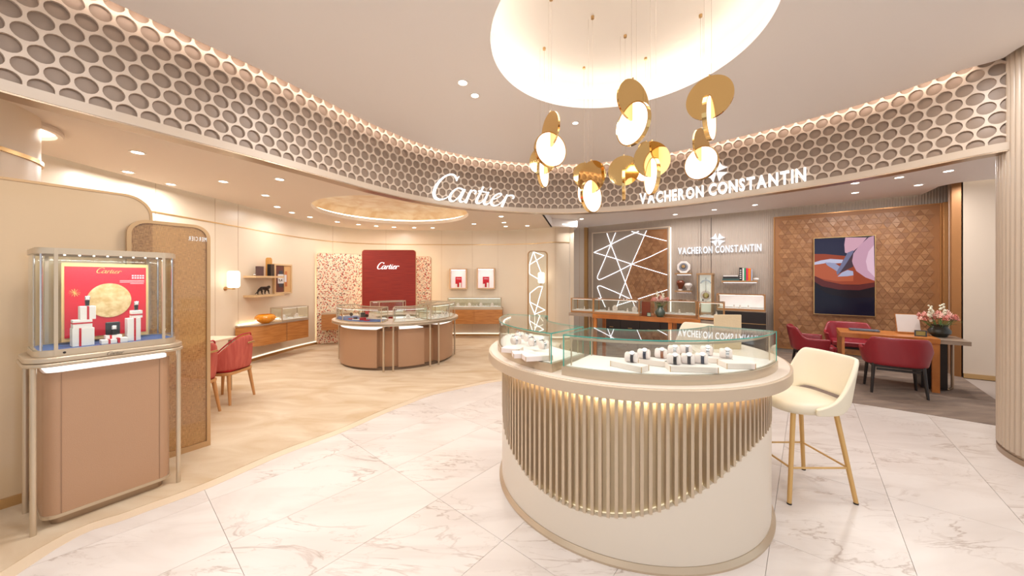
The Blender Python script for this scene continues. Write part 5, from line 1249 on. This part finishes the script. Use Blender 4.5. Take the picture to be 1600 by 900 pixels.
# wall shelves, clock, books
def vshelf(x0, x1, y, label, D=.20):
    a, b_ = vcw(x0, y, .0), vcw(x1, y, .0); L_ = (b_-a).xy.length; Ym = (a.y+b_.y)/2; z = EYE-(y-HZ)*(Ym-.1)/FPX
    t = thing('wall_shelf', label, 'shelf', (a.x, a.y, z), VROT); MB().box((L_/2, -D/2, -.02), (L_, D, .04)).build('board', mat('walnut_shelf', (178, 140, 100), .4), t)
    MB().box((L_/2, -.02, -.044), (L_-.04, .012, .006)).build('light_strip', glow('shelf_led_white', (250, 246, 255), 3), t); return t, L_, z
s1, l1, z1_ = vshelf(1057, 1081.5, 426.5, 'upper small wall shelf under the white round dish')
s2, l2, z2_ = vshelf(1057, 1081.5, 454, 'lower small wall shelf with brown and white vases')
s3, l3, z3_ = vshelf(1129, 1184, 438.5, 'long wall shelf holding the row of coloured books')
def vobj(name, label, cat, x, z, out=.10, rz=0, group=None):
    q = vcw(x, 436, out); return thing(name, label, cat, (q.x, q.y, z), VROT+rz, group)
t = vobj('round_dish', 'white faceted dish with dark and gold centre on the upper small shelf', 'ornament', 1068, z1_+.002)
o8 = [(.155*math.cos(2*PI*i/8+PI/8), .155*math.sin(2*PI*i/8+PI/8)) for i in range(8)]
MB().flat([(x, .0, z+.143) for x, z in o8], (0, 1, 0), .05).build('body', WHITE, t)
MB().lathe((0, 0, 0), [(.0, 0), (.08, 0), (.07, .012), (0, .012)], 16).build('foot', WHITE, t)
def fdisc(r_, y, z, th=.006): return MB().flat(ell(0, z, r_, r_, y, 0, 28), (0, 1, 0), -th)
fdisc(.10, -.001, .145).build('grey_ring', mat('soft_grey', (150, 152, 162), .4), t); fdisc(.065, -.008, .155).build('dark_ring', mat('mid_grey', (104, 104, 112), .4), t); fdisc(.038, -.015, .16).build('gold_centre', BRASS, t)
def vase(t, prof, m, nm='body'): MB().lathe((0, 0, 0), prof, 24).build(nm, m, t)
t = vobj('brown_vase', 'bulbous brown vase on the lower small shelf', 'vase', 1063, z2_+.002, .10); vase(t, [(0, 0), (.04, 0), (.045, .05), (.05, .07), (.088, .15), (.094, .20), (.066, .245), (.03, .255), (.0, .25)], mat('brown_ceramic', (120, 62, 40), .25)); MB().lathe((0, 0, 0), [(0, 0), (.05, 0), (.045, .03), (0, .03)], 20).build('foot', WHITE, t)
t = vobj('white_vase', 'smaller white round vase beside the brown one', 'vase', 1075.5, z2_+.002, .15); vase(t, [(0, 0), (.035, 0), (.035, .05), (.07, .09), (.085, .13), (.07, .17), (.03, .185), (0, .185)], WHITE); MB().lathe((0, 0, 0), [(0, 0), (.045, 0), (.04, .012), (0, .012)], 20).build('foot', STEEL, t)
bk = [((190, 190, 196), .03), ((40, 40, 44), .03), ((60, 86, 88), .035)]
zz_ = z3_+.002
for i, (c_, h) in enumerate([((66, 96, 96), .045), ((44, 42, 46), .045), ((226, 222, 220), .03)]):
    t = vobj('book', ['teal book at the bottom of the flat pile', 'black book in the middle of the flat pile', 'white book on top of the flat pile'][i]+' on the long wall shelf', 'book', 1142, zz_, .11, group='books on the long wall shelf')
    MB().box((0, 0, h/2), (.32-.02*i, .15, h-.001)).build('cover', mat('book_%d' % i, c_, .5), t); MB().box((.004, .003, h/2), (.314-.02*i, .146, h-.012)).build('pages', WHITE, t); zz_ += h
for i, (x, c_, h, w_, nm) in enumerate([(1157.5, (38, 34, 36), .29, .055, 'black and white spined'), (1161.6, (232, 230, 226), .275, .03, 'white'), (1164.3, (46, 150, 104), .28, .032, 'green'), (1167.6, (220, 52, 86), .275, .036, 'crimson'), (1171.3, (240, 128, 34), .27, .045, 'orange'), (1174.6, (176, 186, 208), .245, .02, 'pale blue')]):
    t = vobj('book', nm+' upright book in the row on the long wall shelf', 'book', x, z3_+.002, .11, group='books on the long wall shelf')
    MB().box((0, 0, h/2), (w_, .14, h)).build('cover', mat('book_u%d' % i, c_, .5), t); MB().box((0, .004, h/2+.001), (w_-.008, .134, h+.001)).build('pages', WHITE, t)
    if i == 0:
        for k_ in range(5): MB().box((0, -.0715, .05+.045*k_), (.03, .002, .02)).build('spine_mark', WHITE, t)
t = vobj('small_ornament', 'small white ornament at the end of the book shelf', 'ornament', 1181.3, z3_+.002, .1); MB().sphere((0, 0, .03), .04, sc=(1.5, 1, .75)).build('body', WHITE, t); MB().cyl((-.05, 0, 0), (-.05, 0, .075), .012, 10).build('stem', BRASS, t)
# hanging clock vitrine
a, b_ = vcw(1089, 430, .30), vcw(1113, 430, .30); w_ = (b_-a).xy.length; zt_ = EYE-(427-HZ)*a.y/FPX; zb_ = EYE-(490-HZ)*a.y/FPX
t = thing('clock_vitrine', 'tall hanging walnut vitrine with a gold-cogged white clock', 'clock', (a.x, a.y, 0), VROT)
MB().box((w_/2, .15, zt_-.02), (w_+.02, .32, .04)).build('top', mat('walnut_shelf', (178, 140, 100), .4), t); MB().box((w_/2, .15, zb_), (w_+.02, .32, .04)).build('bottom', mat('walnut_shelf', (178, 140, 100), .4), t)
for x in (.012, w_-.012):
    for y in (.005, .29): MB().box((x, y, (zt_+zb_)/2), (.024, .024, zt_-zb_-.06)).build('post', mat('walnut_shelf', (178, 140, 100), .4), t)
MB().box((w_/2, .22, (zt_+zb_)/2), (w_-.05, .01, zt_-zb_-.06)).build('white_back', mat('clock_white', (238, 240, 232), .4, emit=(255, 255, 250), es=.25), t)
MB().box((w_/2, 0, (zt_+zb_)/2), (w_-.05, .003, zt_-zb_-.06)).build('glass', GLASS, t)
for x in (.06, w_-.04): MB().cyl((x, .15, zt_), (x, .15, 2.98), .006, 6).build('rod', BLACK, t)
zc2 = zb_+.42
MB().flat(ell(w_/2, zc2, .115, .115, .205, 0, 36), (0, 1, 0), -.008).build('dial', WHITE, t)
cog = [( w_/2+(.075 if i % 2 else .062)*math.cos(2*PI*i/24), .192, zc2+(.075 if i % 2 else .062)*math.sin(2*PI*i/24)) for i in range(24)]
MB().flat(cog, (0, 1, 0), -.008).build('gold_cog', GOLD, t)
MB().flat([(w_/2+.13*math.cos(R(a_)), .2, zt_-.28+.13*math.sin(R(a_))) for a_ in range(20, 161, 10)]+[(w_/2+.10*math.cos(R(a_)), .2, zt_-.28+.10*math.sin(R(a_))) for a_ in range(160, 19, -10)], (0, 1, 0), -.008).build('arc_scale', STEEL, t)
MB().cyl((w_/2, .2, zc2), (w_/2, .2, zt_-.1), .006, 6).build('rod_arm', STEEL, t)
MB().box((w_/2-.06, .19, zc2-.11), (.03, .02, .04)).build('weight', BLACK, t)
# wall cabinets
def cab(label, x0, x1, out, z0, z1, zh, name='low_cabinet'):
    a, b_ = vcw(x0, 436, out), vcw(x1, 436, out); L_ = (b_-a).xy.length
    t = thing(name, label, 'cabinet', (a.x, a.y, 0), VROT)
    MB().box((L_/2, out/2-.05, (z0+z1)/2), (L_, out-.10, z1-z0)).build('body', BLACK, t)
    n_ = max(1, round(L_/.55))
    for i in range(n_):
        d_ = MB().box((L_*(i+.5)/n_, -.008, (z0+z1)/2), (L_/n_-.015, .016, z1-z0-.03)).build('door', mat('black_reeded_door', (40, 34, 36), .4), t)
        MB().box((L_*(i+.5)/n_, -.02, (z0+z1)/2+.02), (.10, .01, .012)).build('handle', BRASS, d_)
    MB().box((L_/2, out/2-.05, z1+.008), (L_+.01, out-.09, .016)).build('top', GREYST, t); return t, L_
c5, cl5 = cab('black cabinet with brass lines under the lit box case', 1120, 1197, .46, .0, .845, .5, 'tall_cabinet')
MB().box((cl5/2, -.018, .60), (cl5, .006, .012)).build('brass_line', BRASS, c5)
cab('long low black cabinet below the light-line panel', 942, 1066, .42, .0, .52, .3)
a, b_ = vcw(1121, 436, .26), vcw(1196, 436, .26); mid = (a+b_)/2
rect_case('long white-backed glass case on the black cabinet by the tiled panel', (mid.x, mid.y), VROT, (b_-a).xy.length, .34, .863, .36, mat('walnut_frame', (176, 126, 78), .4), name='glass_case', bar=.022, base=.04, es=4)
M = Matrix.Translation((mid.x, mid.y, 0)) @ Matrix.Rotation(VROT, 4, 'Z')
q = M @ Vector((0, .155, 1.05)); t = thing('white_backboard', 'white lit board inside the long case on the black cabinet', 'board', tuple(q), VROT); MB().box((0, -.006, 0), ((b_-a).xy.length-.06, .006, .26)).build('board', mat('niche_white', (240, 226, 226), .5, emit=(255, 240, 242), es=.28), t)
goods(3, (mid.x, mid.y), VROT, .4, .1, .91, 'ring stands in the long case on the black cabinet', 'tiny white ring stand in the long case on the black cabinet', 2, kinds=(0,), k_=1.3)
# white media box on low cabinet
q = vcw(978, 436, .2); t = thing('white_book', 'flat white book lying on the long low black cabinet', 'book', (q.x, q.y, .537), VROT); MB().box((0, 0, .03), (.6, .2, .06)).build('cover', WHITE, t); MB().box((0, -.002, .03), (.59, .2, .04)).build('pages', PINKW, t)
# --- long bar table with glass cases
T0 = Vector((1.51, 6.5)); T1 = Vector((3.01, 5.53)); td = (T1-T0).normalized(); tn = Vector((-td.y, td.x)); TRZ = math.atan2(td.y, td.x); TL = (T1-T0).length
t = thing('long_bar_table', 'long honey wood and grey stone bar table carrying glass cases', 'table', (T0.x, T0.y, 0), TRZ)
MB().box((TL/2, .31, .86), (TL, .62, .08)).build('table_top', WOODH, t, bevel=.003)
for x0, x1, z_ in ((-.50, 0, .862), (TL, TL+.36, .858)): MB().box(((x0+x1)/2, .33, z_), (x1-x0, .56, .06)).build('stone_wing', GREYST, t)
for x in (.04, TL-.45, TL-.12):
    for y in (.05, .57): MB().box((x, y, .41), (.06, .05, .82)).build('leg', WOODH, t)
for x in (-.16, -.11): MB().box((x, .33, .415), (.03, .08, .83)).build('bronze_leg', BRONZE, t)
MB().box((TL+.2, .33, .415), (.05, .08, .83)).build('bronze_leg', BRONZE, t)
WF = mat('walnut_frame', (176, 126, 78), .4)
def tpt(u, v): q = T0+td*u+tn*v; return (q.x, q.y)
tc_ = [(-.26, .30, .46, .34, .892, 'glass case on the stone wing nearest the brass edge'), (.42, .20, .84, .32, .90, 'long glass case on the bar table before the light-line panel'), (1.37, .42, .68, .32, .90, 'glass case on the bar table behind the flower vase'), (1.93, .22, .36, .38, .90, 'square glass case at the beige board end of the bar table')]
for i, (u, v_, L_, D, z, lab) in enumerate(tc_):
    rect_case(lab, tpt(u, v_), TRZ, L_, D, z+.002, .28, WF, base=.035, bar=.016)
    goods([3, 6, 4, 2][i], tpt(u, v_), TRZ, L_-.12, D-.14, z+.045, 'watch displays in bar table case %s' % 'abcd'[i], 'tiny white display piece in the '+' '.join(lab.split()[:9]), 10+i, kinds=((2, 0), (2, 0, 1), (0, 2), (2, 0))[i], k_=1.35)
q = tpt(.935, .12); t = thing('leather_folder', 'upright brown leather folder between two glass cases on the bar table', 'folder', (q[0], q[1], .902), TRZ+R(-12)); MB().box((0, 0, .125), (.15, .02, .25)).build('cover', mat('brown_leather', (122, 54, 32), .4), t, bevel=.003); MB().box((0, .012, .12), (.14, .006, .23)).build('pages', WHITE, t)
q = tpt(1.0, .03); t = thing('card_frame', 'tiny dark framed card in front of the brown folder', 'frame', (q[0], q[1], .902), TRZ); fr_(MB(), -.035, .035, 0, .07, .008, -.005, .005).build('frame', BLACK, t); MB().box((0, .002, .035), (.055, .003, .055)).build('card', mat('sage_card', (150, 170, 150), .5), t)
# flowers
def bouquet(t, R_, z, n_, cols, seed, tall=(), rs=(.018, .034)):
    rnd = random.Random(seed); lf = MB(); sm_ = MB()
    for i in range(n_):
        a = rnd.uniform(0, 2*PI); r_ = R_*math.sqrt(rnd.random()); h = z+rnd.uniform(.3, 1)*R_*.8*(1-.4*r_/R_); c = (r_*math.cos(a), r_*math.sin(a)*.8, h); rad = rnd.uniform(*rs)
        fl_ = MB(); base = Vector(c)
        for ring_, (np_, rr__, ti) in enumerate(((6, 1.0, .2), (5, .68, .5), (3, .36, .85))):
            for k_ in range(np_):
                b = 2*PI*k_/np_+ring_*.5; d = Vector((math.cos(b), math.sin(b), 0)); p = base+d*rad*rr__*.55+Vector((0, 0, rad*.35*ring_)); sd = Vector((-d.y, d.x, 0))*rad*.55; up = Vector((0, 0, rad*(.3+ti)))
                fl_.add([p-d*rad*.3, p+sd-up*.05, p+d*rad*.45*rr__+up*.8, p-sd-up*.05, p+up*.2-d*rad*.1], [(0, 1, 4), (1, 2, 4), (2, 3, 4), (3, 0, 4)])
        fl_.build('flower', cols[i % len(cols)], t, smooth=60); sm_.cyl((c[0]*.15, c[1]*.15, z-.10), (c[0], c[1], h), .0025, 5)
    for (x, y, h) in tall:
        sp = MB()
        for k_ in range(14): q = Vector((x+rnd.uniform(-.02, .02), y+rnd.uniform(-.02, .02), h-.012*k_)); sp.sphere(q, .012+.0008*k_, 6, 4)
        sp.build('flower_spike', mat('white_bloom', (238, 236, 214), .6), t, smooth=60); sm_.cyl((x*.2, y*.2, z-.1), (x, y, h-.15), .003, 5)
    for i in range(26):
        a = rnd.uniform(0, 2*PI); r_ = R_*rnd.uniform(.4, 1.05); h = z+rnd.uniform(-.02, R_*.5); c = Vector((r_*math.cos(a), r_*math.sin(a)*.8, h)); d = Vector((math.cos(a), math.sin(a), .3)); s2 = Vector((-d.y, d.x, 0))*.011
        lf.add([c-d*.03, c+s2, c+d*.03, c-s2], [(0, 1, 2, 3)])
    lf.build('leaves', mat('leaf_green', (92, 124, 66), .6), t, smooth=0); sm_.build('stems', mat('stem_green', (96, 130, 70), .6), t)
PK = [mat('pink_petal', (238, 186, 178), .7), mat('blush_petal', (246, 214, 204), .7), mat('salmon_petal', (232, 160, 148), .7)]
q = tpt(1.17, .10); t = thing('flower_vase', 'green glass vase of pink flowers on the bar table', 'vase', (q[0], q[1], .902)); vase(t, [(0, .0), (.055, 0), (.08, .05), (.082, .09), (.05, .14), (.04, .17), (.052, .19), (.045, .19), (.034, .17), (.0, .10)], mat('green_vase', (64, 78, 66), .15, coat=.5)); bouquet(t, .14, .22, 16, PK, 3, ((-.05, 0, .43), (.05, .02, .42)), (.03, .05))
# --- consultation desk
D0 = Vector((5.01, 5.29)); D1 = Vector((5.77, 4.66)); dd = (D1-D0).normalized(); dn = Vector((-dd.y, dd.x)); DRZ = math.atan2(dd.y, dd.x); DL = (D1-D0).length
t = thing('consultation_desk', 'honey wood desk with grey stone end and bronze loop leg', 'desk', (D0.x, D0.y, 0), DRZ)
MB().box((DL/2, .33, .705), (DL, .66, .07)).build('desk_top', WOODH, t, bevel=.003)
MB().box((DL+.13, .33, .70), (.27, .60, .055)).build('stone_end', GREYST, t)
for y in (.05,): MB().box((DL-.035, y, .335), (.07, .05, .67)).build('leg', WOODH, t)
MB().box((DL-.035, .61, .335), (.07, .05, .67)).build('leg', WOODH, t); MB().box((.04, .61, .335), (.07, .05, .67)).build('leg', WOODH, t); MB().box((.04, .05, .335), (.03, .05, .67)).build('leg', WOODH, t)
MB().box((DL-.02, .33, .012), (.05, .56, .024)).build('foot_rail', BRONZE, t)
MB().tube([(DL+.16, .28, .67), (DL+.16, .28, .05), (DL+.13, .28, .02), (DL+.0, .28, .015)], .016, 8).build('bronze_loop', BRONZE, t)
MB().box((DL-.02, .34, .345), (.24, .30, .64)).build('black_pedestal', mat('black_fluted_box', (26, 20, 22), .35), t)
def dpt(u, v): q = D0+dd*u+dn*v; return (q.x, q.y)
q = dpt(.30, .42); t = thing('laptop', 'closed slim grey laptop lying on the honey wood desk', 'laptop', (q[0], q[1], .742), DRZ); MB().box((0, 0, .008), (.33, .20, .012)).build('base', mat('laptop_grey', (108, 116, 128), .35, .3), t, bevel=.003); MB().box((0, 0, .018), (.33, .20, .006)).build('lid', mat('laptop_grey', (108, 116, 128), .35, .3), t, bevel=.002)
q = dpt(.78, .45); t = thing('menu_board', 'white board leaning on a small wooden easel on the desk', 'board', (q[0], q[1], .742), DRZ+R(10)); MB().box((0, 0, .012), (.26, .12, .024)).build('easel_base', WOOD, t)
lean = MB().flat([(-.12, .0, .025), (.12, 0, .025), (.12, .07, .275), (-.12, .07, .275)], (0, 1, -.25), .012); lean.build('board', mat('board_white', (232, 228, 226), .5), t); MB().flat([(-.128, .013, .022), (.128, .013, .022), (.128, .085, .283), (-.128, .085, .283)], (0, 1, -.25), .008).build('backing', WOOD, t)
q = dpt(.84, .17); t = thing('desk_card_frame', 'small dark frame with a gold-green card on the desk', 'frame', (q[0], q[1], .742), DRZ+R(8)); fr_(MB(), -.06, .06, 0, .085, .012, -.006, .006).build('frame', mat('slate_frame', (74, 84, 94), .4), t); MB().box((0, .003, .043), (.096, .004, .06)).build('card', mat('gold_green_card', (168, 160, 96), .4), t)
q = dpt(1.06, .42); t = thing('desk_flower_vase', 'black round vase of blush roses and white stock on the desk end', 'vase', (q[0], q[1], .730)); vase(t, [(0, 0), (.07, 0), (.075, .015), (.11, .05), (.112, .09), (.085, .13), (.075, .15), (.085, .17), (.075, .17), (.06, .145), (0, .1)], mat('black_vase', (44, 42, 34), .3)); bouquet(t, .22, .18, 34, PK, 6, ((-.12, 0, .44), (.07, .02, .46), (-.06, .04, .38)), (.026, .045))
# --- burgundy tub chairs
def tub(loc, rz, label):               # faces local +y
    t = thing('tub_chair', label, 'armchair', loc, rz)
    def fn(u, v):
        a = R(-118+236*u); k_ = abs(u-.5)*2; sm = lambda x: x*x*(3-2*x); top = .775-.17*sm(min(1, max(0, (k_-.38)/.25))); bot = .385
        z = bot+(top-bot)*v; r_ = .27+.045*v; c, s_ = math.cos(a), math.sin(a); ex = .72
        return (r_*1.04*math.copysign(abs(s_)**ex, s_), -r_*.95*math.copysign(abs(c)**ex, c)-.03*v*(1-k_), z)
    shell('shell', fn, 26, 7, RED, t, th=.04)
    MB().prism(rrect(-.25, .25, -.22, .27, .08), .39, .475).build('seat', RED, t, bevel=.02)
    MB().prism(rrect(-.24, .24, -.22, .25, .06), .355, .388).build('seat_frame', BLACK, t)
    for sx, sy in ((-1, -1), (1, -1), (-1, 1), (1, 1)): MB().cyl((sx*.255, sy*.235-.01, 0), (sx*.225, sy*.19, .42), .014, 8, .022).build('leg', BLACK, t)
    MB().box((0, -.2, .33), (.40, .02, .03)).build('rail', BLACK, t); return t
CR = math.atan2(-.6, .8)
c1 = tub((5.26, 4.77, 0), CR, 'burgundy tub chair with black legs, its back to the room')
dup(c1, (4.97, 5.72, 0), R(-122), 'burgundy tub chair side-on at the end of the honey wood desk')
dup(c1, (5.93, 6.08, 0), CR+PI, 'burgundy tub chair behind the desk facing the room')
